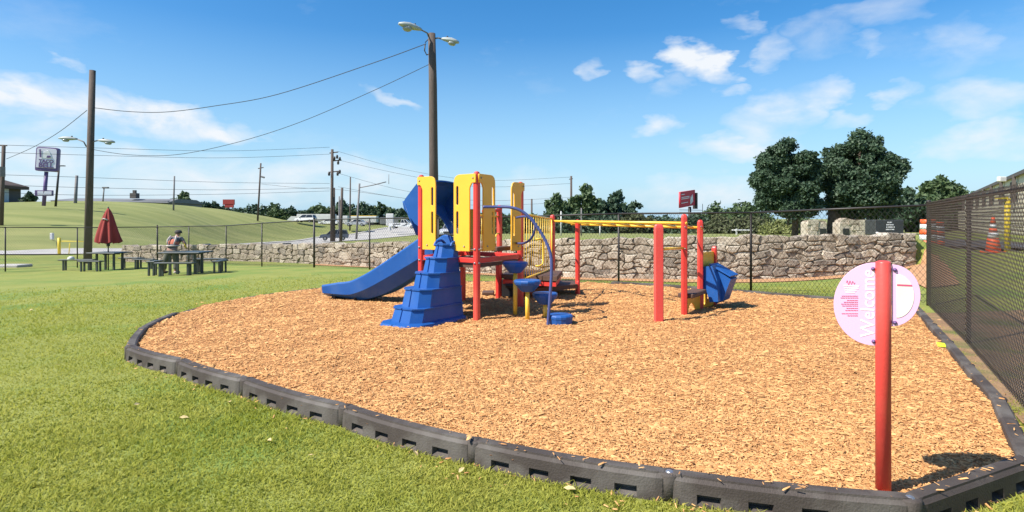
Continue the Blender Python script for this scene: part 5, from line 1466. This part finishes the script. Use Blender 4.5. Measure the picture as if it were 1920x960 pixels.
def low_building():
    d = 135; a = P(92, 386, d); b = P(312, 386, d); z0 = a.z - 1
    t = empty('long_low_building', (a.x, d, z0), 'long low grey flat roofed building on the skyline behind the hill', 'building')
    zl = EYE - (376 - HY) / F * d; zh = EYE - (370.5 - HY) / F * d; w = b.x - a.x
    MB().box(((a.x + b.x) / 2, d + 8, (z0 + zl) / 2), (w, 15, zl - z0)).build('wall', M['greyroof'], t)
    MB().add([(a.x - .5, d - .5, zl), (b.x + .5, d - .5, zl - .5), (b.x + .5, d + 16, zl - .5), (a.x - .5, d + 16, zl), (a.x + 3, d + 4, zh), (b.x + .5, d + 4, zh - .2), (b.x + .5, d + 12, zh - .2), (a.x + 3, d + 12, zh)],
             [(0, 1, 5, 4), (1, 2, 6, 5), (2, 3, 7, 6), (3, 0, 4, 7), (4, 5, 6, 7), (3, 2, 1, 0)]).build('roof', M['greyroof'], t)
    MB().box((X(242, d), d + 2, zh + .5), (1.4, 1.4, 1.2)).box((X(242, d), d + 2, zh + 1.4), (.6, .6, .8)).build('roof_vent', M['fascia'], t)
    MB().box((X(247, d), d - .02 + .45, zl - 1.2), (1.1, .1, 1.3)).build('window', M['offwhite'], t)
    for k in range(5):
        MB().box((X(120 + k * 26, d), d + .45, zl - 1.0), (1.2, .1, .9)).build('window', M['glass'], t)


low_building()


def stone_hut():
    d = 40; t = empty('stone_outbuilding', P(1576, 440, d), 'low pale stone outbuilding with small square openings behind the big trunk', 'stone building')
    z0 = EYE - (444 - HY) / F * d; z1 = EYE - (417 - HY) / F * d; x0, x1 = X(1513, d), X(1642, d)
    for pa, pb in ((1513, 1551), (1574, 1642)):
        a_, b_ = X(pa, d), X(pb, d); MB().box(((a_ + b_) / 2, d + .45, (z0 + z1) / 2 - .2), (b_ - a_, .9, z1 - z0 + .4), None, .04).build('wall', M['stone_pale'], t)
    for pa, pb, rise in ((1514, 1550, .18), (1576, 1604, .30), (1607, 1640, .12)):
        a_, b_ = X(pa, d), X(pb, d); MB().prism([(a_, z1), (b_, z1), (b_ - .1, z1 + rise * .6), (a_ + (b_ - a_) * .4, z1 + rise), (a_ + .08, z1 + rise * .5)], (0, d + .03, 0), (1, 0, 0), (0, 0, 1), (0, .8, 0)).build('parapet', M['stone'], t)
    for px in (1543, 1586):
        MB().box((X(px, d), d - .0, EYE - (435 - HY) / F * d), (.42, .1, .48)).build('opening', M['glass'], t)
    r_ = random.Random(9)
    for j in range(3):
        xx = x0 + .02 + (.25 if j % 2 else 0)
        while xx < x1 - .35:
            w = r_.uniform(.5, .9); w = min(w, x1 - xx - .02)
            if not (X(1551, d) < xx + w and xx < X(1574, d)) and not (j < 2 and any(abs((xx + w / 2) - X(p, d)) < .21 + w / 2 for p in (1543, 1586))):
                MB().box((xx + w / 2, d - .02, z0 + .22 + j * .38), (w - .03, .07, .35), None, .02).build('stone', M['stone_pale' if r_.random() < .6 else 'stone'], t)
            xx += w


stone_hut()


def cabinet():
    d = 27; x0, x1 = X(1641, d), X(1695, d); z0 = EYE - (441 - HY) / F * d; z1 = EYE - (412 - HY) / F * d
    t = empty('notice_box', ((x0 + x1) / 2, d, z0), 'dark rectangular box with white lettering behind the right end of the wall', 'notice box')
    MB().box(((x0 + x1) / 2, d + .4, (z0 + z1) / 2), (x1 - x0, .8, z1 - z0), None, .03).build('body', M['cabinet'], t)
    for i, (cx_, w) in enumerate(((1668, 8), (1668, 12), (1669, 14), (1669, 16))):
        k = 0; mb = MB()
        while k < w:
            mb.box((X(cx_ - w / 2 + k + .8, d), d - .004, EYE - (417 + i * 4.4 - HY) / F * d), (1.4 * d / F, .008, 2.2 * d / F)); k += 2.3
        mb.build('lettering', M['signwhite'], t)
    MB().lathe(P(1645, 437, d - .1), [(.05, -.05), (.07, 0), (.05, .05)], 8).build('lamp', M['signwhite'], t)


cabinet()
d = 60; sh = empty('small_shelter', P(1400, 440, d), 'small white open shelter frame behind the wall', 'shelter')
for px in (1381, 1408): MB().box(P(px, 437, d) , (.12, .12, .9)).build('upright', M['offwhite'], sh)
MB().box(P(1395, 431.5, d) + Vector((0, .5, 0)), (1.7, 1.2, .10)).build('roof', M['white'], sh)

# ------------------------------------------------------------------ signs in the distance
def taco_sign():
    d = 75; t = empty('fast_food_sign', P(83, 384, d), 'tall purple and white TACO BELL pole sign by the restaurant', 'pole sign')
    c = P(90, 299, d); rot = R(-3)
    ux = Vector((math.cos(R(-16)), -math.sin(R(16)) * -1 * -1, 0)).normalized(); ux = Vector((.97, .24, 0)).normalized(); n = Vector((ux.y, -ux.x, 0))
    w, hh_ = 36 * d / F, 45 * d / F
    tilt = Matrix.Rotation(rot, 4, n); uu = (tilt @ ux).normalized(); ww = (tilt @ UP).normalized()
    ol = rounded([(-w / 2, -hh_ / 2, .25), (w / 2, -hh_ / 2, .25), (w / 2, hh_ / 2, .35), (-w / 2, hh_ / 2, .35)])
    place(plate_mesh(ol, [], .7, .05), 'cabinet', M['signpurple'], frame_mat(c, uu, ww), t)
    ol = rounded([(-w / 2 + .14, -hh_ / 2 + .42, .1), (w / 2 - .14, -hh_ / 2 + .42, .1), (w / 2 - .14, hh_ / 2 - .16, .3), (-w / 2 + .14, hh_ / 2 - .16, .3)])
    f = c + n * .36
    place(plate_mesh(ol, [], .06, .01), 'face', M['signface'], frame_mat(f, uu, ww), t)
    for txt, dy in (('TACO', -.40), ('BELL', -.93)):
        tm = text_mesh(txt, .70, .02, bold=.02); xs = [v.co.x for v in tm.vertices]; tm.transform(Matrix.Scale(1.62 / (max(xs) - min(xs)), 4))
        place(tm, 'lettering', M['signpurple'], frame_mat(f + n * .05 + ww * (dy + .12), uu, ww), t)
    # bell emblem
    bell = [(-.55, .0), (-.42, .12), (-.40, .42), (-.30, .72), (-.08, .92), (.12, .98), (.16, 1.06), (.24, 1.0), (.32, .86), (.46, .60), (.52, .35), (.62, .16), (.70, .02), (.4, -.05), (-.2, -.08)]
    inner = [(.02, .02), (.1, .3), (.42, .34), (.55, .12), (.3, .0)]
    place(plate_mesh([(a_ * .95, b_ * .92) for a_, b_ in bell], [], .04, .005), 'bell_emblem', M['signwhite'], frame_mat(f + n * .05 + ww * .18 - uu * .02, uu, ww), t)
    place(plate_mesh([(a_ * .95, b_ * .92) for a_, b_ in inner], [], .04, .005), 'bell_clapper', M['signpurple'], frame_mat(f + n * .09 + ww * .18, uu, ww), t)
    place(plate_mesh(slot(-.09, 0, .07, 1.05), [], .04, .005), 'bell_stripe', M['signpurple'], frame_mat(f + n * .085 - uu * .62 + ww * .18, (uu + ww * .1).normalized(), (ww - uu * .1).normalized()), t)
    MB().tube([P(82, 386, d), P(87, 322, d)], .22, 10).build('pole', M['signpurple'], t, True)
    c2 = P(83, 362, d); bx = MB().box(c2, (1.95, .35, .72), (ux, n, UP), .03).build('lower_box', M['signpurple'], t)
    MB().box(c2 + n * .2 + ux * .12, (1.55, .05, .5), (ux, n, UP)).build('lower_face', M['signface'], t)


taco_sign()


def billboard():
    d = 110; t = empty('billboard', P(1290, 400, d), 'tilted red billboard with white lines and figures over the trees', 'billboard')
    a = P(1274, 375, d); b = P(1302, 372, d + 5); u_ = Vector((b.x - a.x, b.y - a.y, 0)).normalized(); n = Vector((u_.y, -u_.x, 0)); L = (b - a).length
    zt = 54 * d / F; z0 = EYE - (390 - HY) / F * d; H_ = 30 * d / F
    uu = (u_ + UP * .10).normalized()
    fm = lambda off, a_, b_: frame_mat(Vector((a.x, a.y, z0)) + n * off + uu * a_ + UP * b_, uu, UP)
    place(plate_mesh([(0, 0), (L, 0), (L, H_), (0, H_)], [], .3, .02), 'board', M['billboard'], fm(0, 0, 0), t)
    for k, (w0, w1, zz) in enumerate(((.06, .28, .80), (.06, .60, .62), (.06, .60, .52), (.06, .50, .26))):
        place(plate_mesh([(0, 0), (L * (w1 - w0), 0), (L * (w1 - w0), .13), (0, .13)], [], .04, .005), 'white_line', M['signwhite'], fm(.18, L * w0, H_ * zz), t)
    for k in range(3):
        fig = [(0, 0), (.5, 0), (.44, 1.0), (.34, 1.15), (.36, 1.4), (.18, 1.48), (.1, 1.2), (.02, 1.0)]
        place(plate_mesh(fig, [], .04, .005), 'figure', M['signwhite'], fm(.18, L * .66 + k * .36, .35 + k * .2), t)
    c = Vector((a.x, a.y, 0)) + u_ * (L / 2)
    c2 = Vector((b.x + .6, b.y + .5, 0))
    MB().box(Vector((b.x + .25, b.y + .3, z0 + H_ / 2)), (.5, .8, H_ * 1.05), (u_, n, UP)).build('side_frame', M['fence'], t)
    MB().tube([Vector((c.x + .8, c.y + 1, -1)), Vector((c.x + .8, c.y + 1, z0 + .3))], .3, 10).build('column', M['fence'], t, True)
    for zz in (-.35, -.8):
        MB().tube([Vector((a.x, a.y, z0 + zz)), Vector((b.x + 1.6, b.y, z0 + zz))], .05, 6).build('catwalk_rail', M['fence'], t)
    MB().tube([Vector((b.x + 1.6, b.y, z0 - .9)), Vector((b.x + 1.6, b.y, z0 + .9))], .05, 6).build('ladder', M['fence'], t)


billboard()
d = 165; t = empty('small_red_sign', P(429, 400, d), 'tiny dark red sign on a post on the far ridge', 'sign')
MB().box(P(429, 379, d), (3.2, .4, 1.5)).box(P(430, 386, d), (2.4, .4, .9)).build('board', M['brolly'], t); MB().tube([P(429, 402, d), P(429, 380, d)], .2, 6).build('post', M['fence'], t)
d = 125; t = empty('tall_white_sign', P(731, 430, d), 'tall narrow white sign panel by the road left of the white truck', 'sign')
MB().box(P(731, 412, d), (1.6, .4, 2.6), None, .1).build('panel', M['offwhite'], t); MB().tube([P(731, 432, d), P(731, 420, d)], .3, 6).build('post', M['offwhite'], t)


# ------------------------------------------------------------------ vehicles
def vehicle(name, lab, px, ybase, d, rz, paint, kind='suv', group=None, cat=None, scale=1.0):
    x = X(px, d); z = EYE - (ybase - HY) / F * d
    t = empty(name, (x, d, z), lab, cat or {'suv': 'car', 'sedan': 'car', 'pickup': 'pickup truck'}[kind], group, rz); t.scale = (scale,) * 3
    # side outline (x forward), heights
    if kind == 'pickup':
        L = 5.6; W = 1.95
        low = [(-2.8, .55), (-2.75, 1.12), (-.35, 1.15), (-.30, 1.18), (1.05, 1.15), (2.55, 1.05), (2.78, .85), (2.8, .50), (2.3, .38), (-2.5, .42)]
        cab = [(-.40, 1.13), (-.25, 1.78), (.55, 1.80), (1.25, 1.13)]; wx = (-1.75, 1.85)
    elif kind == 'sedan':
        L = 4.7; W = 1.8
        low = [(-2.3, .45), (-2.32, .85), (-1.7, .98), (1.0, .95), (2.1, .78), (2.34, .6), (2.34, .38), (-2.2, .34)]
        cab = [(-1.75, .95), (-1.0, 1.40), (.25, 1.42), (1.1, .93)]; wx = (-1.42, 1.45)
    else:
        L = 4.6; W = 1.85
        low = [(-2.25, .45), (-2.3, 1.0), (-2.2, 1.10), (.95, 1.06), (2.05, .98), (2.28, .8), (2.3, .42), (-2.2, .40)]
        cab = [(-2.18, 1.08), (-1.95, 1.66), (-.2, 1.74), (.55, 1.66), (1.25, 1.03)]; wx = (-1.4, 1.45)
    def lo(mb, poly, hw0, hw1, zref):
        n = len(poly); vs = []
        for sgn in (-1, 1):
            for (a_, b_) in poly: vs.append((a_, sgn * (hw0 if b_ < zref else hw1), b_))
        for (a_, b_) in []: pass
        fs = [tuple(range(n)), tuple(range(2 * n - 1, n - 1, -1))] + [(i, (i + 1) % n, n + (i + 1) % n, n + i) for i in range(n)]
        return mb.add(vs, fs)
    def L_(mb, name_, m, p=None): return link(name_, mb.mesh(name_), m, p or t)
    body = L_(lo(MB(), low, W / 2, W / 2 - .05, .9), 'body', M[paint])
    L_(lo(MB(), cab, W / 2 - .06, W / 2 - .22, 1.3), 'cabin_glass', M['glass'])
    # roof and pillars proud of the glass
    zt = max(b_ for a_, b_ in cab); xs = [a_ for a_, b_ in cab if b_ > zt - .15]
    L_(MB().box(((min(xs) + max(xs)) / 2, 0, zt), (max(xs) - min(xs) + .15, W - .42, .06), None, .02), 'roof', M[paint])
    pil = MB()
    for sg in (-1, 1):
        for (p0, p1) in ((cab[0], cab[1]), (cab[-1], cab[-2]), (((cab[0][0] + cab[-1][0]) / 2, cab[0][1]), ((cab[1][0] + cab[-2][0]) / 2, zt))):
            pil.tube([(p0[0], sg * (W / 2 - .05), p0[1]), (p1[0], sg * (W / 2 - .205), p1[1])], .045, 5)
    L_(pil, 'pillars', M[paint])
    if kind == 'pickup':
        L_(MB().box((-1.6, 0, 1.10), (2.2, 1.5, .12)), 'bed_floor', M['dark'])
        for sg in (-1, 1):      # dark swoosh on each door
            sw = [(-.25, .62), (.25, .55), (.75, .70), (.95, 1.0), (.72, 1.12), (.62, .85), (.3, .72)]
            L_(MB().prism(sw, (0, sg * (W / 2 + .004), 0), (1, 0, 0), (0, 0, 1), (0, sg * .012, 0)), 'swoosh', M['fence'])
            lt = MB()
            for k in range(6): lt.box((-1.9 + k * .26, sg * (W / 2 + .008), .88 + .03 * (k % 2)), (.17, .012, .22))
            L_(lt, 'door_lettering', M['fence'])
    for ax_ in wx:
        for sg in (-1, 1):
            w = bpy.data.objects.new('wheel', None); COL.objects.link(w); w.parent = t; w.location = (ax_, sg * (W / 2 - .10), .34)
            axs = (Vector((1, 0, 0)), Vector((0, 0, 1)), Vector((0, sg * 1.0, 0)))
            L_(MB().lathe((0, 0, 0), [(.26, -.11), (.34, -.08), (.34, .08), (.30, .11), (.21, .115)], 16, axs), 'tyre', M['tyre'], w)
            L_(MB().lathe((0, 0, 0), [(.21, .1), (.20, .125), (.06, .12)], 12, axs), 'rim', M['rim'], w)
    fx = max(a_ for a_, b_ in low); bx = min(a_ for a_, b_ in low)
    for sg in (-1, 1):
        L_(MB().box((fx - .03, sg * (W / 2 - .3), .74), (.12, .38, .17), None, .03), 'headlight', M['headlight'])
        L_(MB().box((bx + .02, sg * (W / 2 - .14), .88), (.08, .16, .28), None, .02), 'tail_light', M['taillight'])
        L_(MB().box((cab[-1][0] - .25, sg * (W / 2 + .06), cab[-1][1] + .08), (.12, .2, .14), None, .03), 'mirror', M['dark'])
    L_(MB().box((fx - .0, 0, .70), (.06, .9, .2)), 'grille', M['dark'])
    L_(MB().box((fx + .02, 0, .46), (.12, W - .15, .16), None, .03), 'bumper', M['dark'])
    return t


vehicle('suv_car', 'dark grey SUV parked on the road behind two bare poles', 627, 450.5, 98, R(195), 'suv', 'suv')
vehicle('pickup_truck', 'white pickup truck with a black swoosh on its door on the far road', 757, 428.5, 118, R(-4), 'white', 'pickup')
vehicle('pickup_truck', 'grey pickup truck facing the camera, half hidden behind the yellow tower panel', 852, 447, 64, R(262), 'silver', 'pickup')
vehicle('parked_car', 'white car on the hill edge left of the road, nearest the low trees', 573, 417, 132, R(172), 'white', 'suv')
vehicle('parked_car', 'white car right behind the hill between two fence posts', 617, 422, 140, R(178), 'white', 'sedan')
vehicle('parked_car', 'silver car under the yellow roofed truck', 668, 424, 128, R(180), 'silver', 'sedan')
vehicle('parked_car', 'white car at the right of the row behind the wall and yellow rails', 1182, 443.5, 110, R(178), 'white', 'suv', scale=.9)
vehicle('parked_car', 'white car second from right in the row behind the yellow rails', 1153, 443.5, 112, R(176), 'white', 'sedan', scale=.9)
vehicle('parked_car', 'dark car behind the wall by the first red bar post', 1108, 443.5, 114, R(4), 'suv', 'sedan', scale=.9)


def trailer(lab, px0, px1, y0, y1, d, m, roofm=None, cabw=0):
    a, b = P(px0, y1, d), P(px1, y0, d); t = empty('box_trailer', (a.x, d, a.z), lab, 'trailer')
    w = b.x - a.x; hh_ = b.z - a.z
    MB().box((a.x + w / 2, d + 1.2, a.z + .25 * hh_ + hh_ * .375), (w, 2.4, hh_ * .75), None, .12).build('box', M[m], t)
    MB().box((a.x + w / 2, d + 1.2, a.z + hh_ * 1.02), (w * .98, 2.3, .12)).build('roof', M[roofm or m], t)
    for k in range(3):
        xx = a.x + w * (.12 + .36 * k); MB().lathe((xx, d, a.z + .1), [(.5, 0), (.5, .3)], 12, (Vector((1, 0, 0)), UP, Vector((0, -1, 0)))).build('wheel', M['tyre'], t)
    if cabw: MB().prism([(0, 0), (cabw, 0), (cabw, hh_ * .8), (cabw * .45, hh_ * .8), (0, hh_ * .4)], (a.x - cabw - .2, d, a.z), (1, 0, 0), (0, 0, 1), (0, 2.2, 0)).build('cab', M[m], t)


trailer('long pale grey trailer with a cab on the skyline behind the hill', 556, 626, 402, 419, 150, 'offwhite', None, 2.2)
trailer('second pale trailer behind the bare poles', 628, 652, 405, 424, 155, 'offwhite')
trailer('yellow roofed truck box behind the hill', 656, 706, 405, 422, 150, 'offwhite', 'yellow_t')
trailer('long grey covered trailer right of the yellow roofed truck', 712, 770, 408, 425, 165, 'greyroof')

# ------------------------------------------------------------------ cone, barrel, bollards and small things
def ring_stack(t, x, y, z, prof, bands, n=20):
    for i in range(len(prof) - 1):
        (r0, z0), (r1, z1) = prof[i], prof[i + 1]
        MB().lathe((x, y, z), [(r0, z0), (r1, z1)], n).build('band', M[bands[i]], t, True)


d = 16.0; c = P(1862, 470, d); zc = h(c.x, d); t = empty('traffic_cone', (c.x, d, zc), 'tall orange traffic cone with pale bands beyond the near mesh fence', 'traffic cone')
MB().box((c.x, d, zc + .025), (.42, .42, .05), None, .012).build('base', M['orange'], t)
ring_stack(t, c.x, d, zc + .05, [(.17, 0), (.125, .36), (.105, .50), (.085, .62), (.062, .74), (.035, .92)], ['orange', 'reflect', 'orange', 'reflect', 'orange'])
for px, dd, lab in ((1740, 21, 'orange and white traffic barrel at the fence corner'), (1756, 22.5, 'second orange and white barrel, seen faintly behind the fence corner post')):
    c = P(px, 465, dd); zc = h(c.x, dd); t = empty('traffic_barrel', (c.x, dd, zc), lab, 'traffic barrel')
    MB().lathe((c.x, dd, zc), [(.32, 0), (.32, .06), (.27, .09)], 20).build('base', M['dark'], t, True)
    ring_stack(t, c.x, dd, zc + .06, [(.27, 0), (.265, .2), (.26, .40), (.25, .59), (.24, .78), (.23, .95)], ['orange', 'reflect', 'orange', 'reflect', 'orange'])
    if dd > 21: pass
d = 17; c = P(1889, 470, d); zc = h(c.x, d); t = empty('yellow_bollard', (c.x, d, zc), 'tall yellow pipe post right of the traffic cone', 'post')
MB().tube([(c.x, d, zc - .1), (c.x, d, EYE + (HY - 372) / F * d)], .075, 12).build('pipe', M['yellow_pole'], t, True)
MB().box((c.x - .18, d, EYE + (HY - 371) / F * d), (.3, .12, .07)).build('arm', M['yellow_pole'], t)
d = 41; c = P(111, 477, d); zc = h(c.x, d); t = empty('yellow_bollard', (c.x, d, zc), 'yellow gate post with a thin rail by the road on the left', 'gate post')
MB().tube([(c.x, d, zc), (c.x, d, zc + 1.2)], .10, 10).build('pipe', M['yellow_pole'], t, True)
MB().tube([P(113, 452, d), P(165, 453, d)], .03, 6).build('rail', M['yellow_pole'], t, True); MB().tube([P(129, 478, d), P(131, 456, d)], .03, 6).build('upright', M['yellow_pole'], t, True)
d = 45; t = empty('utility_marker', P(97, 450, d), 'small white box on a stalk on the hill by the yellow gate post', 'utility box')
MB().box(P(97.5, 443, d), (.22, .2, .5), None, .03).build('box', M['offwhite'], t); MB().tube([P(98, 450, d), P(106, 453, d), P(107, 462, d)], .02, 6).build('stalk', M['fence'], t)
for (px, py, d, s, lab, name) in ((62 / 4 + 8, 490, 27.5, .7, 'grey concrete pad in the grass at the left edge', 'concrete_pad'),):
    x = X(px, d); z = h(x, d); t = MB().box((x, d, z + .05), (1.2, .9, .14), None, .03).build(name, M['concrete']); tag(t, lab, 'concrete pad')
d = 24; x = X(172, 25.5); z = h(x, 25.5)
bagm = MB().lathe((x, 24.3, h(x, 24.3) + .475), [(.10, 0), (.13, .05), (.11, .12), (.04, .16)], 10); tag(bagm.build('paper_bag', M['offwhite'], None, True), 'small pale bag lying on the bench at the left picnic table', 'bag')

# loose dry leaves on the lawn
r_ = random.Random(4)
for i, (px, py) in enumerate(((305, 702), (58, 582), (75, 597), (640, 712), (257, 765), (430, 760), (780, 858), (505, 833), (585, 862), (1068, 925), (300, 545), (110, 690), (865, 890), (455, 640 + 60), (345, 790))):
    d_ = EYE * F / (py - HY); x = X(px, d_)
    if inside(np.array([x]), np.array([d_]), ring_t)[0]: continue
    z = h(x, d_) + .03; a_ = r_.uniform(0, 6.3); s = r_.uniform(.018, .03)
    ux, uy = Vector((math.cos(a_), math.sin(a_), r_.uniform(-.3, .3))), Vector((-math.sin(a_), math.cos(a_), r_.uniform(0, .5)))
    c = Vector((x, d_, z)); vs = [c - ux * s * 1.3, c - ux * s * .3 + uy * s * .6 + UP * .008, c + ux * s * .6 + uy * s * .5 + UP * .006, c + ux * s * 1.4, c + ux * s * .4 - uy * s * .6 + UP * .006, c - ux * s * .4 - uy * s * .5, c + UP * .002]
    o = MB().add(vs, [(k, (k + 1) % 6, 6) for k in range(6)]).build('fallen_leaf', M['dryleaf'])
    tag(o, 'small dry pale leaf lying loose on the short lawn', 'leaf', 'dry leaves scattered on the lawn')
# birds/insects: none built. rim of small rubbish none.


# ------------------------------------------------------------------ short turf
def build_grass():
    n = 420000
    th = rng.uniform(R(-52), R(52), n); r = np.exp(rng.uniform(math.log(2.0), math.log(19), n))
    x, y = r * np.sin(th), r * np.cos(th)
    ed = edge_dist(x, y)
    ok = ~inside(x, y, ring_t) & (r < wall_r(np.arctan2(x, y)) - .6) & (rng.random(n) > (r - 13) / 6) & (ed > .012) & (x < 7 + (y - 10) * .3)
    ok &= ~((ed < .14) & inside(x, y, ring_t))
    x, y, r = x[ok], y[ok], r[ok]; n = len(x); z = H(x, y) - .004
    tuft = vnoise(x, y, 7.0, 8); patch = vnoise(x, y, 1.1, 9)
    hgt = (.010 + .017 * tuft * rng.uniform(.4, 1.3, n) + .012 * patch) * (1 + .03 * r)
    # longer where the mower misses, along the kerb
    e2 = edge_dist(x, y); hgt *= 1 + 1.1 * np.exp(-e2 / .05) * rng.uniform(0, 1, n)
    w = .0021 * (1 + .22 * r) * rng.uniform(.7, 1.4, n); a = rng.uniform(0, 2 * math.pi, n)
    lean = hgt * rng.uniform(.2, 1.9, n); b = rng.uniform(0, 2 * math.pi, n)
    ca, sa = np.cos(a) * w, np.sin(a) * w
    p0 = np.stack([x - ca, y - sa, z], -1); p1 = np.stack([x + ca, y + sa, z], -1)
    m0 = np.stack([x + np.cos(b) * lean * .35, y + np.sin(b) * lean * .35, z + hgt * .62], -1)
    tip = np.stack([x + np.cos(b) * lean, y + np.sin(b) * lean, z + hgt], -1)
    V_ = np.stack([p0, p1, m0 + np.stack([ca, sa, 0 * ca], -1) * .8, tip, m0 - np.stack([ca, sa, 0 * ca], -1) * .8], 1).reshape(-1, 3)
    near = r < 7; k = np.arange(n)[:, None] * 5
    tri = np.vstack([(k + np.array([[0, 1, 2]]))[near], (k + np.array([[0, 2, 4]]))[near], (k + np.array([[4, 2, 3]]))[near], (k + np.array([[0, 1, 3]]))[~near]])
    o = np_mesh('turf_grass', V_, tri, M['grass'], None, False, 3); o['kind'] = 'stuff'


build_grass()
